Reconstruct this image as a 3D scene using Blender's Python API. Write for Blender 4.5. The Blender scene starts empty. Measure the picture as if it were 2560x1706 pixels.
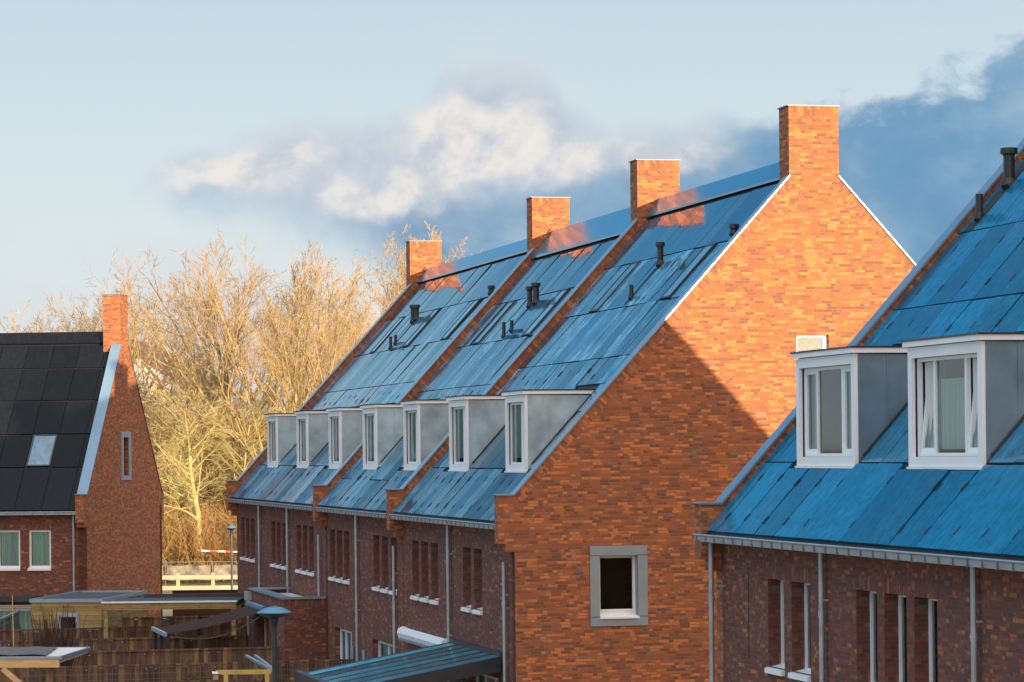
import bpy, math, random
from mathutils import Vector, Matrix, geometry

rnd = random.Random(7)
SC = bpy.context.scene
COL = SC.collection
PHI = math.radians(12.968)
HC = 7.4                       # camera height above the ground
F = 7700.0                     # focal length in pixels of the 2560 px wide photograph

# ------------------------------------------------------------------ materials
def lin(r, g, b):
    f = lambda c: c / 12.92 if c <= 0.04045 else ((c + 0.055) / 1.055) ** 2.4
    return (f(r / 255), f(g / 255), f(b / 255), 1.0)

class NT:
    def __init__(self, tree):
        self.t = tree; self.n = tree.nodes; self.l = tree.links
    def node(self, typ, **kw):
        n = self.n.new(typ)
        for k, v in kw.items(): setattr(n, k, v)
        return n
    def link(self, a, b): self.l.new(a, b)
    def put(self, sock, v):
        if isinstance(v, bpy.types.NodeSocket): self.link(v, sock)
        else: sock.default_value = v
    def math(self, op, a, b=None, c=None, clamp=False):
        n = self.node('ShaderNodeMath', operation=op); n.use_clamp = clamp
        self.put(n.inputs[0], a)
        if b is not None: self.put(n.inputs[1], b)
        if c is not None: self.put(n.inputs[2], c)
        return n.outputs[0]
    def mix(self, fac, a, b, typ='MIX'):
        n = self.node('ShaderNodeMix', data_type='RGBA', blend_type=typ)
        self.put(n.inputs[0], fac); self.put(n.inputs[6], a); self.put(n.inputs[7], b)
        return n.outputs[2]
    def ramp(self, fac, stops, interp='LINEAR'):
        n = self.node('ShaderNodeValToRGB'); cr = n.color_ramp; cr.interpolation = interp
        while len(cr.elements) < len(stops): cr.elements.new(0.5)
        for e, (p, c) in zip(cr.elements, stops):
            e.position = p; e.color = c if len(c) == 4 else (*c, 1)
        self.put(n.inputs[0], fac)
        return n.outputs[0]
    def smooth(self, x, a, b, lo=0.0, hi=1.0):
        n = self.node('ShaderNodeMapRange', interpolation_type='SMOOTHSTEP')
        self.put(n.inputs[0], x); self.put(n.inputs[1], a); self.put(n.inputs[2], b)
        self.put(n.inputs[3], lo); self.put(n.inputs[4], hi)
        return n.outputs[0]
    def noise(self, vec, scale, detail=4, rough=0.5, dist=0.0, dim='3D'):
        n = self.node('ShaderNodeTexNoise', noise_dimensions=dim)
        if vec is not None: self.link(vec, n.inputs['Vector'])
        n.inputs['Scale'].default_value = scale; n.inputs['Detail'].default_value = detail
        n.inputs['Roughness'].default_value = rough; n.inputs['Distortion'].default_value = dist
        return n.outputs[0]
    def xyz(self, x, y, z=0.0):
        n = self.node('ShaderNodeCombineXYZ')
        for i, v in enumerate((x, y, z)): self.put(n.inputs[i], v)
        return n.outputs[0]
    def sep(self, v):
        n = self.node('ShaderNodeSeparateXYZ'); self.link(v, n.inputs[0]); return n.outputs
    def bump(self, h, strength=0.3, dist=0.02):
        n = self.node('ShaderNodeBump'); n.inputs['Strength'].default_value = strength
        n.inputs['Distance'].default_value = dist; self.link(h, n.inputs['Height']); return n.outputs[0]

def new_mat(name):
    m = bpy.data.materials.new(name); m.use_nodes = True
    t = NT(m.node_tree); b = m.node_tree.nodes['Principled BSDF']
    return m, t, b

def vmap(t, vec, sx, sy, sz):
    n = t.node('ShaderNodeMapping'); n.inputs['Scale'].default_value = (sx, sy, sz)
    t.link(vec, n.inputs['Vector']); return n.outputs[0]

def coord(t, kind='Object'):
    return t.node('ShaderNodeTexCoord').outputs[kind]

def plain(name, col, rough=0.6, metal=0.0, var=0.15, scale=3.0, spec=0.5, bump=0.0, stretch=(1, 1, 1)):
    m, t, b = new_mat(name)
    v = vmap(t, coord(t), *stretch)
    n = t.noise(v, scale, 5, 0.6)
    dark = tuple(c * (1 - var) for c in col[:3]) + (1,); lite = tuple(min(1, c * (1 + var)) for c in col[:3]) + (1,)
    c = t.ramp(n, [(0.3, dark), (0.7, lite)])
    t.link(c, b.inputs['Base Color'])
    b.inputs['Roughness'].default_value = rough; b.inputs['Metallic'].default_value = metal
    b.inputs['Specular IOR Level'].default_value = spec
    if bump: t.link(t.bump(n, bump), b.inputs['Normal'])
    return m

def brick_mat(name, stops, mortar, hdr=0.70, grime=0.25, loc=0.0):
    """wild bond of 220 x 62 mm bricks laid out on UVs in metres, every brick fired to its own colour"""
    m, t, b = new_mat(name)
    uv = coord(t, 'UV'); s = t.sep(uv)
    v = t.math('DIVIDE', s[1], 0.0621)
    row = t.math('FLOOR', v); fv = t.math('FRACT', v)
    w1 = t.node('ShaderNodeTexWhiteNoise', noise_dimensions='1D'); t.link(row, w1.inputs['W'])
    u = t.math('ADD', t.math('DIVIDE', s[0], 0.22), t.math('MULTIPLY', w1.outputs[0], 37.0))
    cell = t.math('FLOOR', u); fu = t.math('FRACT', u)
    w2 = t.node('ShaderNodeTexWhiteNoise', noise_dimensions='3D'); t.link(t.xyz(cell, row, loc + 0.5), w2.inputs['Vector'])
    half = t.math('GREATER_THAN', w2.outputs[0], hdr)
    u2 = t.math('MULTIPLY', fu, 2.0); side = t.math('FLOOR', u2)
    fu2 = t.math('FRACT', u2)
    cid = t.math('ADD', cell, t.math('MULTIPLY', half, t.math('ADD', t.math('MULTIPLY', side, 0.43), 0.21)))
    w3 = t.node('ShaderNodeTexWhiteNoise', noise_dimensions='3D'); t.link(t.xyz(cid, row, loc + 3.3), w3.inputs['Vector'])
    # sorting in the pallet: neighbouring bricks lean to similar tones
    big = t.noise(vmap(t, uv, 1.4, 3.4, 1), 1.0, 3, 0.6)
    r = t.math('ADD', t.math('MULTIPLY', w3.outputs[0], 0.90), t.math('MULTIPLY', big, 0.24))
    r = t.math('SUBTRACT', r, 0.07, clamp=True)
    col = t.ramp(r, stops, 'CONSTANT')
    fine = t.noise(vmap(t, uv, 30, 60, 1), 1.0, 3, 0.6)
    col = t.mix(1.0, col, t.ramp(fine, [(0.25, (0.78, 0.78, 0.78)), (0.75, (1.18, 1.16, 1.14))]), 'MULTIPLY')
    edge_v = t.math('MINIMUM', fv, t.math('SUBTRACT', 1.0, fv))
    eu1 = t.math('MULTIPLY', t.math('MINIMUM', fu, t.math('SUBTRACT', 1.0, fu)), 0.22)
    eu2 = t.math('MULTIPLY', t.math('MINIMUM', fu2, t.math('SUBTRACT', 1.0, fu2)), 0.11)
    eu = t.math('ADD', t.math('MULTIPLY', eu1, t.math('SUBTRACT', 1.0, half)), t.math('MULTIPLY', eu2, half))
    e = t.math('MINIMUM', t.math('MULTIPLY', edge_v, 0.0621), eu)
    wob = t.math('MULTIPLY', t.math('SUBTRACT', fine, 0.5), 0.004)
    mort = t.smooth(t.math('ADD', e, wob), 0.0035, 0.0065, 1.0, 0.0)
    col = t.mix(mort, col, mortar)
    gr = t.noise(vmap(t, uv, 0.5, 0.22, 1), 1.6, 5, 0.65)
    col = t.mix(t.smooth(gr, 0.48, 0.72, 0.0, grime), col, (0.11, 0.075, 0.06, 1))
    t.link(col, b.inputs['Base Color'])
    b.inputs['Roughness'].default_value = 0.88; b.inputs['Specular IOR Level'].default_value = 0.25
    hgt = t.math('ADD', t.math('MULTIPLY', mort, -1.0), t.math('MULTIPLY', w3.outputs[0], 0.35))
    t.link(t.bump(hgt, 0.55, 0.008), b.inputs['Normal'])
    return m

O1 = (0.56, 0.188, 0.063); O2 = (0.51, 0.162, 0.055); O3 = (0.43, 0.138, 0.050); R1 = (0.37, 0.118, 0.049)
R2 = (0.31, 0.102, 0.050); P1 = (0.245, 0.089, 0.050); P2 = (0.190, 0.078, 0.053); G1 = (0.24, 0.142, 0.105); B1 = (0.34, 0.120, 0.056)
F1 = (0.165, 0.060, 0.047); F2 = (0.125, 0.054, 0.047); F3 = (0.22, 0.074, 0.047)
M = {}
M['brick'] = brick_mat('brick_gable', [(0.0, P2), (0.17, P1), (0.30, R2), (0.44, B1), (0.52, R1), (0.62, O3), (0.69, R2), (0.75, O2), (0.83, O1), (0.92, G1), (0.955, O1)], (0.24, 0.135, 0.075, 1), 0.74, 0.12)
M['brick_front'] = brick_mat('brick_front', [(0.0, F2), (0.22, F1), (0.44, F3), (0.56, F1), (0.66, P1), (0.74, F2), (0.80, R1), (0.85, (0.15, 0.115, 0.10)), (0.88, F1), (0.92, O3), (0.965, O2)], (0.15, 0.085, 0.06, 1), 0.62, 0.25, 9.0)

def panel_mat(name, base, dusty, dust, rough, streak=1.0, spec=0.5, ior=1.5, tint=(1, 1, 1, 1), tone=(0.45, 1.25)):
    m, t, b = new_mat(name)
    oi = t.node('ShaderNodeObjectInfo'); rn = oi.outputs['Random']
    oc = coord(t, 'Object')
    off = t.node('ShaderNodeVectorMath', operation='ADD'); t.link(oc, off.inputs[0])
    t.link(t.xyz(t.math('MULTIPLY', rn, 53.0), t.math('MULTIPLY', rn, 31.0), 0.0), off.inputs[1])
    p = off.outputs[0]
    long_ = t.noise(vmap(t, p, 0.9, 9.0, 1), 1.0, 5, 0.62, 0.4)
    cloud = t.noise(vmap(t, p, 1.6, 2.2, 1), 1.0, 6, 0.68, 0.6)
    speck = t.noise(vmap(t, p, 14, 22, 1), 1.0, 4, 0.7)
    d = t.math('ADD', t.math('MULTIPLY', t.smooth(long_, 0.42, 0.72), 0.55 * streak), t.math('MULTIPLY', t.smooth(cloud, 0.45, 0.75), 0.6))
    d = t.math('MULTIPLY', d, t.smooth(speck, 0.30, 0.62, 0.35, 1.0))
    w = t.node('ShaderNodeTexWhiteNoise', noise_dimensions='1D'); t.link(t.math('MULTIPLY', rn, 917.0), w.inputs['W'])
    d = t.math('MULTIPLY', d, t.smooth(w.outputs[0], 0.1, 0.9, 0.15 * dust, 1.35 * dust), clamp=True)
    w3 = t.node('ShaderNodeTexWhiteNoise', noise_dimensions='1D'); t.link(t.math('MULTIPLY', rn, 677.0), w3.inputs['W'])
    tn = t.math('MULTIPLY', t.smooth(w3.outputs[0], 0.0, 1.0, *tone), t.smooth(t.noise(vmap(t, p, 5, 7, 1), 1.0, 5, .7), .35, .62, .62, 1.1))
    bs = t.mix(1.0, base, t.xyz(tn, tn, tn), 'MULTIPLY')
    c = t.mix(d, bs, dusty)
    t.link(c, b.inputs['Base Color'])
    w2 = t.node('ShaderNodeTexWhiteNoise', noise_dimensions='1D'); t.link(t.math('MULTIPLY', rn, 431.0), w2.inputs['W'])
    rg = t.math('ADD', t.smooth(w2.outputs[0], 0.0, 1.0, rough * 0.55, rough * 1.5), t.math('MULTIPLY', d, 0.22))
    t.link(rg, b.inputs['Roughness']); b.inputs['IOR'].default_value = ior
    b.inputs['Specular IOR Level'].default_value = spec
    b.inputs['Specular Tint'].default_value = tint
    t.link(t.bump(t.noise(vmap(t, p, 3, 3, 3), 1.0, 2, 0.5), 0.05, 0.02), b.inputs['Normal'])
    return m

M['panel'] = panel_mat('blue_roof_panel', (0.001, 0.066, 0.125, 1), (0.28, 0.56, 0.70, 1), 1.15, 0.07, 1.0, 0.5, 1.43, (1, 0.97, 0.95, 1), (0.3, 1.3))
M['panel_top'] = panel_mat('glossy_ridge_panel', (0.001, 0.050, 0.095, 1), (0.16, 0.40, 0.54, 1), 0.35, 0.045, 1.0, 0.5, 1.60, (1, 0.95, 0.9, 1), (0.3, 1.1))
M['panel_frost'] = panel_mat('frosted_roof_panel', (0.001, 0.075, 0.135, 1), (0.17, 0.38, 0.50, 1), 1.1, 0.26, 1.2, 0.5, 1.30, (0.6, 0.92, 1, 1))
M['panel_c'] = panel_mat('deep_blue_roof_panel', (0.0, 0.135, 0.25, 1), (0.01, 0.27, 0.42, 1), 0.7, 0.15, 0.6, 0.5, 1.40, (0.35, 0.86, 1, 1), (0.55, 1.08))
M['panel_l'] = panel_mat('black_roof_panel', (0.006, 0.007, 0.010, 1), (0.02, 0.02, 0.024, 1), 0.2, 0.22, 0.3, 0.25, 1.3)
M['deck'] = plain('roof_underlay', (0.012, 0.013, 0.015, 1), 0.8)
M['clip'] = plain('panel_clip', (0.01, 0.014, 0.02, 1), 0.5)
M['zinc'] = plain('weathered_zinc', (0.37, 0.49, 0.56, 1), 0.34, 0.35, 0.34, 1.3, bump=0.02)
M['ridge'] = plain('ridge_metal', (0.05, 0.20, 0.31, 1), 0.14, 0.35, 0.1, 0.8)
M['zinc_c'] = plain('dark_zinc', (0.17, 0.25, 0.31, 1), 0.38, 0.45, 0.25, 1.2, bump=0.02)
M['coping'] = plain('coping_aluminium', (0.27, 0.36, 0.44, 1), 0.32, 0.5, 0.12, 0.8)
M['cap'] = plain('lead_cap', (0.15, 0.16, 0.17, 1), 0.5, 0.2, 0.1)
M['coping_dark'] = plain('dark_coping', (0.16, 0.25, 0.33, 1), 0.36, 0.4, 0.15, 0.8)
M['white'] = plain('white_paint', (0.80, 0.80, 0.80, 1), 0.45, 0, 0.04, 2.0)
M['dark_metal'] = plain('anthracite_metal', (0.035, 0.042, 0.05, 1), 0.42, 0.3, 0.2)
M['black_plastic'] = plain('black_plastic', (0.012, 0.014, 0.015, 1), 0.35, 0, 0.2)
M['roofing'] = plain('bitumen', (0.035, 0.04, 0.05, 1), 0.75, 0, 0.3, 2.0)
M['grey_frame'] = plain('grey_frame', (0.27, 0.32, 0.36, 1), 0.45, 0.2, 0.1, 1.5)
M['gutter'] = plain('gutter_zinc', (0.34, 0.38, 0.42, 1), 0.42, 0.45, 0.18, 3.0)
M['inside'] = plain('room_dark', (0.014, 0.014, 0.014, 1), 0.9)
M['curtain'] = plain('pale_curtain', (0.62, 0.62, 0.58, 1), 0.9, 0, 0.12, 1.0, stretch=(1, 22, 0.3))
M['curtain_green'] = plain('sea_green_curtain', (0.50, 0.68, 0.68, 1), 0.9, 0, 0.3, 1.0, stretch=(8, 14, 0.2))

def glass_mat(name, tint, mixf):
    m, t, b = new_mat(name); t.n.remove(b)
    out = t.n['Material Output']
    tr = t.node('ShaderNodeBsdfTransparent'); tr.inputs[0].default_value = tint
    gl = t.node('ShaderNodeBsdfGlossy'); gl.inputs['Roughness'].default_value = 0.03
    gl.inputs['Color'].default_value = (0.85, 0.93, 0.95, 1)
    fr = t.node('ShaderNodeFresnel'); fr.inputs[0].default_value = 1.5
    mx = t.node('ShaderNodeMixShader')
    t.link(t.math('MULTIPLY', t.math('ADD', fr.outputs[0], mixf), 1.0, clamp=True), mx.inputs[0])
    t.link(tr.outputs[0], mx.inputs[1]); t.link(gl.outputs[0], mx.inputs[2]); t.link(mx.outputs[0], out.inputs[0])
    return m
M['glass'] = glass_mat('window_glass', (0.72, 0.82, 0.80, 1), 0.015)
M['canopy_glass'] = panel_mat('opal_canopy_sheet', (0.03, 0.26, 0.36, 1), (0.12, 0.36, 0.46, 1), 0.5, 0.16, 0.2)
M['skyglass'] = panel_mat('skylight_glass', (0.10, 0.22, 0.32, 1), (0.35, 0.5, 0.6, 1), 0.5, 0.05, 0.2, 0.9)
M['lattice'] = plain('white_film', (0.165, 0.185, 0.185, 1), 0.6, 0, 0.12, 9.0)
M['lattice_line'] = plain('film_lines', (0.25, 0.26, 0.25, 1), 0.6)

def wood_mat(name, cols, board, rough=0.8, axis='v'):
    """boards of random tone, laid out on UVs in metres; axis 'v' = vertical boards, 'h' = horizontal boards"""
    m, t, b = new_mat(name); s = t.sep(coord(t, 'UV'))
    a, c = (s[0], s[1]) if axis == 'v' else (s[1], s[0])
    x = t.math('DIVIDE', a, board); i = t.math('FLOOR', x); fr = t.math('FRACT', x)
    w = t.node('ShaderNodeTexWhiteNoise', noise_dimensions='1D'); t.link(i, w.inputs['W'])
    n = len(cols); col = t.ramp(w.outputs[0], [(k / n, cc) for k, cc in enumerate(cols)], 'CONSTANT')
    gr = t.noise(t.xyz(t.math('MULTIPLY', a, 45.0), t.math('MULTIPLY', c, 2.5), t.math('MULTIPLY', i, 3.7)), 1.0, 5, 0.65)
    col = t.mix(1.0, col, t.ramp(gr, [(0.25, (0.6, 0.58, 0.56)), (0.75, (1.3, 1.28, 1.25))]), 'MULTIPLY')
    st = t.noise(t.xyz(t.math('MULTIPLY', a, 2.0), t.math('MULTIPLY', c, 1.2), 0.0), 1.6, 4, 0.6)
    col = t.mix(t.smooth(st, 0.45, 0.75, 0.0, 0.5), col, (0.035, 0.027, 0.024, 1))
    gap = t.smooth(t.math('MINIMUM', fr, t.math('SUBTRACT', 1.0, fr)), 0.0, 0.06, 1.0, 0.0)
    col = t.mix(t.math('MULTIPLY', gap, 0.8), col, (0.015, 0.011, 0.009, 1))
    t.link(col, b.inputs['Base Color']); b.inputs['Roughness'].default_value = rough
    b.inputs['Specular IOR Level'].default_value = 0.25
    t.link(t.bump(t.math('SUBTRACT', gr, t.math('MULTIPLY', gap, 2.0)), 0.4, 0.01), b.inputs['Normal'])
    return m
M['fence'] = wood_mat('weathered_boards', [(0.14, 0.088, 0.062), (0.21, 0.13, 0.08), (0.10, 0.066, 0.054), (0.23, 0.14, 0.08), (0.165, 0.10, 0.07), (0.31, 0.19, 0.095), (0.12, 0.077, 0.06), (0.155, 0.098, 0.066), (0.19, 0.115, 0.078)], 0.14)
M['brown_boards'] = wood_mat('dark_brown_boards', [(0.06, 0.028, 0.02), (0.075, 0.034, 0.022), (0.05, 0.024, 0.018)], 0.12, axis='h')
M['shed_wood'] = wood_mat('yellow_larch', [(0.36, 0.26, 0.105), (0.32, 0.23, 0.095), (0.40, 0.29, 0.12)], 0.15, axis='h')
M['new_wood'] = plain('fresh_pine', (0.58, 0.38, 0.17, 1), 0.7, 0, 0.25, 2.0, stretch=(1, 1, 8))
M['yellow_wood'] = plain('yellow_pine', (0.52, 0.38, 0.10, 1), 0.7, 0, 0.2, 2.0)
M['pale_wood'] = plain('pale_rail_wood', (0.42, 0.29, 0.19, 1), 0.75, 0, 0.15, 1.0)
M['composite'] = wood_mat('grey_composite', [(0.13, 0.15, 0.16), (0.11, 0.13, 0.14), (0.15, 0.17, 0.18)], 0.16, axis='h')
M['awning'] = plain('brown_awning_cloth', (0.05, 0.03, 0.026, 1), 0.95, 0, 0.4, 1.5, spec=0.08, stretch=(1, 9, 1))
M['gravel'] = plain('pale_gravel', (0.55, 0.54, 0.52, 1), 0.9, 0, 0.5, 28.0, bump=0.5)
M['moss_mat'] = plain('sedum_mat', (0.10, 0.095, 0.09, 1), 0.95, 0, 0.4, 12.0, bump=0.4)
M['lamp_blue'] = plain('blue_grey_enamel', (0.06, 0.20, 0.31, 1), 0.22, 0.2, 0.12)
M['steel'] = plain('galvanised_wire', (0.20, 0.20, 0.20, 1), 0.45, 0.6, 0.1)
M['plaster'] = plain('white_render', (0.78, 0.74, 0.70, 1), 0.85, 0, 0.08)
M['rooftile'] = plain('brown_tiles', (0.17, 0.10, 0.055, 1), 0.85, 0, 0.3, 4.0)
M['twine'] = plain('tape_white', (0.8, 0.78, 0.75, 1), 0.6)
M['tape_red'] = plain('tape_red', (0.65, 0.08, 0.05, 1), 0.6)
M['tarp'] = plain('dark_scaffold_net', (0.17, 0.15, 0.12, 1), 0.9, 0, 0.5, 2.5)

def bark(name, a, b_, c, scale=1.2):
    m, t, b = new_mat(name); o = coord(t)
    n = t.noise(o, scale, 6, 0.65)
    oi = t.node('ShaderNodeObjectInfo')
    col = t.ramp(n, [(0.3, a), (0.5, b_), (0.7, c)])
    t.link(col, b.inputs['Base Color']); b.inputs['Roughness'].default_value = 0.9; b.inputs['Specular IOR Level'].default_value = 0.15
    return m
M['bark_yellow'] = bark('mossy_bark', (0.26, 0.22, 0.08), (0.40, 0.33, 0.13), (0.52, 0.44, 0.24))
M['bark_dark'] = bark('grey_bark', (0.16, 0.13, 0.07), (0.28, 0.23, 0.10), (0.38, 0.30, 0.15))
M['twig'] = bark('winter_twigs', (0.26, 0.175, 0.085), (0.39, 0.27, 0.14), (0.50, 0.36, 0.21), 0.4)
M['twig_y'] = bark('mossy_twigs', (0.27, 0.22, 0.085), (0.40, 0.33, 0.135), (0.50, 0.40, 0.20), 0.4)
M['brush'] = bark('dry_brush', (0.13, 0.075, 0.03), (0.36, 0.22, 0.085), (0.50, 0.33, 0.14), 0.35)
M['far_brush'] = bark('far_wood', (0.15, 0.10, 0.045), (0.27, 0.19, 0.085), (0.38, 0.29, 0.14), 0.25)
M['dark_bush'] = bark('dark_bush', (0.05, 0.03, 0.025), (0.09, 0.05, 0.04), (0.12, 0.075, 0.055), 2.0)

M['leaf'] = bark('ivy_leaves', (0.02, 0.035, 0.015), (0.04, 0.065, 0.025), (0.075, 0.09, 0.035), 6.0)

# ------------------------------------------------------------------ mesh helpers
class MB:
    def __init__(self): self.v = []; self.f = []; self.uv = []; self.m = []
    def face(self, pts, mat=0, uv=None):
        pts = [Vector(p) for p in pts]
        if uv is None: uv = self.auto(pts)
        i = len(self.v); self.v.extend(pts); self.f.append(tuple(range(i, i + len(pts)))); self.uv.append(uv); self.m.append(mat)
    @staticmethod
    def auto(pts):
        n = Vector((0, 0, 0))
        for a, b in zip(pts, pts[1:] + pts[:1]): n += a.cross(b)
        if n.length < 1e-12: return [(0, 0)] * len(pts)
        n.normalize()
        if abs(n.z) > 0.95: return [(p.x, p.y) for p in pts]
        t = Vector((0, 0, 1)).cross(n).normalized(); b = n.cross(t)
        return [(p.dot(t), p.dot(b)) for p in pts]
    def hexa(self, c, mat=0):
        """c: 8 corners, bottom ring 0-3 (counter-clockwise seen from above), top ring 4-7"""
        for q in ((3, 2, 1, 0), (4, 5, 6, 7), (0, 1, 5, 4), (1, 2, 6, 5), (2, 3, 7, 6), (3, 0, 4, 7)):
            self.face([c[k] for k in q], mat)
    def box(self, x0, x1, y0, y1, z0, z1, mat=0):
        x0, x1 = min(x0, x1), max(x0, x1); y0, y1 = min(y0, y1), max(y0, y1); z0, z1 = min(z0, z1), max(z0, z1)
        self.hexa([(x0, y0, z0), (x1, y0, z0), (x1, y1, z0), (x0, y1, z0), (x0, y0, z1), (x1, y0, z1), (x1, y1, z1), (x0, y1, z1)], mat)
    def bar(self, p, q, w, h, up=(0, 0, 1), mat=0):
        p, q = Vector(p), Vector(q); d = (q - p).normalized(); up = Vector(up)
        s = d.cross(up)
        if s.length < 1e-5: s = d.cross(Vector((1, 0, 0)))
        s.normalize(); u = s.cross(d).normalized(); s *= w / 2; u *= h / 2
        self.hexa([p - s - u, p + s - u, q + s - u, q - s - u, p - s + u, p + s + u, q + s + u, q - s + u], mat)
    def prism(self, poly, y0, y1, holes=(), mat=0, back=True):
        """(x, z) outline extruded along y; outline counter-clockwise when seen from -y"""
        loops = [[Vector((x, z, 0)) for x, z in poly]] + [[Vector((x, z, 0)) for x, z in h] for h in holes]
        flat = [p for l in loops for p in l]
        tris = geometry.tessellate_polygon(loops)
        for tr in tris:
            a, b, c = [flat[k] for k in tr]
            if (b - a).cross(c - a).z < 0: b, c = c, b
            self.face([(a.x, y0, a.y), (b.x, y0, b.y), (c.x, y0, c.y)], mat)
            if back: self.face([(c.x, y1, c.y), (b.x, y1, b.y), (a.x, y1, a.y)], mat)
        for li, l in enumerate(loops):
            for a, b in zip(l, l[1:] + l[:1]):
                q = [(a.x, y0, a.y), (a.x, y1, a.y), (b.x, y1, b.y), (b.x, y0, b.y)]
                if li: q = q[::-1] if False else q
                self.face(q, mat)
    def wall(self, y0, y1, z0, z1, holes, x=0.0, depth=0.22, mat=0):
        """wall in the plane x with rectangular holes (ya, yb, za, zb) and reveals going to x + depth"""
        ys = sorted({y0, y1, *[h[0] for h in holes], *[h[1] for h in holes]}); zs = sorted({z0, z1, *[h[2] for h in holes], *[h[3] for h in holes]})
        for a, b in zip(ys, ys[1:]):
            run = None
            for c, d in zip(zs, zs[1:]):
                cy, cz = (a + b) / 2, (c + d) / 2
                if any(h[0] < cy < h[1] and h[2] < cz < h[3] for h in holes): continue
                self.face([(x, b, c), (x, a, c), (x, a, d), (x, b, d)], mat)
        for ya, yb, za, zb in holes:
            X = x + depth
            self.face([(x, ya, za), (X, ya, za), (X, ya, zb), (x, ya, zb)], mat)
            self.face([(X, yb, za), (x, yb, za), (x, yb, zb), (X, yb, zb)], mat)
            self.face([(x, ya, zb), (X, ya, zb), (X, yb, zb), (x, yb, zb)], mat)
            self.face([(x, ya, za), (x, yb, za), (X, yb, za), (X, ya, za)], mat)
    def tube(self, pts, r, n=10, mat=0, caps=True):
        pts = [Vector(p) for p in pts]; rs = r if isinstance(r, (list, tuple)) else [r] * len(pts)
        rings = []; prev = None
        for i, p in enumerate(pts):
            d = (pts[min(i + 1, len(pts) - 1)] - pts[max(i - 1, 0)]).normalized()
            a = d.cross(Vector((0, 0, 1)) if abs(d.z) < 0.9 else Vector((0, 1, 0))).normalized() if prev is None else (prev - d * prev.dot(d)).normalized()
            prev = a; b = d.cross(a)
            rings.append([p + (a * math.cos(2 * math.pi * k / n) + b * math.sin(2 * math.pi * k / n)) * rs[i] for k in range(n)])
        L = 0.0
        for i in range(len(pts) - 1):
            for k in range(n):
                self.face([rings[i][k], rings[i][(k + 1) % n], rings[i + 1][(k + 1) % n], rings[i + 1][k]], mat)
        if caps:
            self.face(rings[0][::-1], mat); self.face(rings[-1], mat)
    def build(self, name, mats, parent=None, loc=None, rot=None, smooth=False):
        me = bpy.data.meshes.new(name)
        me.from_pydata([tuple(p) for p in self.v], [], self.f)
        ul = me.uv_layers.new(name='UVMap')
        flat = [c for f in self.uv for uv in f for c in uv]
        ul.data.foreach_set('uv', flat)
        mats = mats if isinstance(mats, (list, tuple)) else [mats]
        for mt in mats: me.materials.append(mt)
        me.polygons.foreach_set('material_index', self.m)
        if smooth: me.polygons.foreach_set('use_smooth', [True] * len(self.f))
        me.update()
        o = bpy.data.objects.new(name, me); COL.objects.link(o)
        if parent is not None: o.parent = parent
        if loc is not None: o.location = loc
        if rot is not None: o.rotation_euler = rot
        return o

def tag(o, label=None, cat=None, group=None, kind=None):
    if label: o['label'] = label
    if cat: o['category'] = cat
    if group: o['group'] = group
    if kind: o['kind'] = kind
    return o

def empty(name, loc, rz=0.0, **kw):
    o = bpy.data.objects.new(name, None); COL.objects.link(o)
    o.location = loc; o.rotation_euler = (0, 0, rz); o.empty_display_size = 0.3
    return tag(o, **kw)

def dup(o, parent, loc=None, rot=None):
    c = o.copy(); COL.objects.link(c); c.parent = parent
    if loc is not None: c.location = loc
    if rot is not None: c.rotation_euler = rot
    return c

# ------------------------------------------------------------------ the terraces
SL = 1.1046                        # roof slope (rise per metre of depth)
TH = math.atan(SL); CS, SN = math.cos(TH), math.sin(TH)
EAVE = 6.2                         # height of the panel plane above the front wall
def zr(v): return EAVE + SL * v

_panel_meshes = {}
def panel_mesh(w, l, clips, matname):
    """a roof panel lying in local x (down slope +), y (along the row), z (normal)"""
    key = (round(w, 3), round(l, 3), clips, matname)
    if key not in _panel_meshes:
        b = MB(); g = 0.012
        b.box(0.012, l - 0.022, g, w - g, 0.0, 0.035)
        if clips:
            for cx in ((0.22 * l, 0.78 * l) if l > 1.2 else (0.3 * l,)):
                b.box(cx - 0.07, cx + 0.07, -0.022, 0.022, 0.02, 0.046, 1)
        o = b.build('solar_panel', [M[matname], M['clip']])
        me = o.data; bpy.data.objects.remove(o)
        _panel_meshes[key] = me
    return _panel_meshes[key]

def put_panel(parent, v0, v1, y0, y1, clips=False, mat='panel', lift=0.0, jit=0.55):
    w = y1 - y0; l = (v1 - v0) / CS
    o = bpy.data.objects.new('solar_panel', panel_mesh(w, l, clips, mat)); COL.objects.link(o)
    o.parent = parent
    # local x runs up the slope
    rx = math.radians(rnd.gauss(0, jit)) * 0.6; ry = math.radians(rnd.gauss(0, jit)) * 0.6
    o.rotation_euler = (rx, -TH + ry, 0)
    n = Vector((-SN, 0, CS)) * (-0.035 + lift)
    o.location = Vector((v0, y0, zr(v0))) + n
    return o

def soldier(b, y0, y1, z0, z1, x, mat=0):
    b.face([(x, y1, z0), (x, y0, z0), (x, y0, z1), (x, y1, z1)], mat, [(z0 * 1.0 + .02, y1), (z0 + .02, y0), (z1 + .02, y0), (z1 + .02, y1)])

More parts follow.
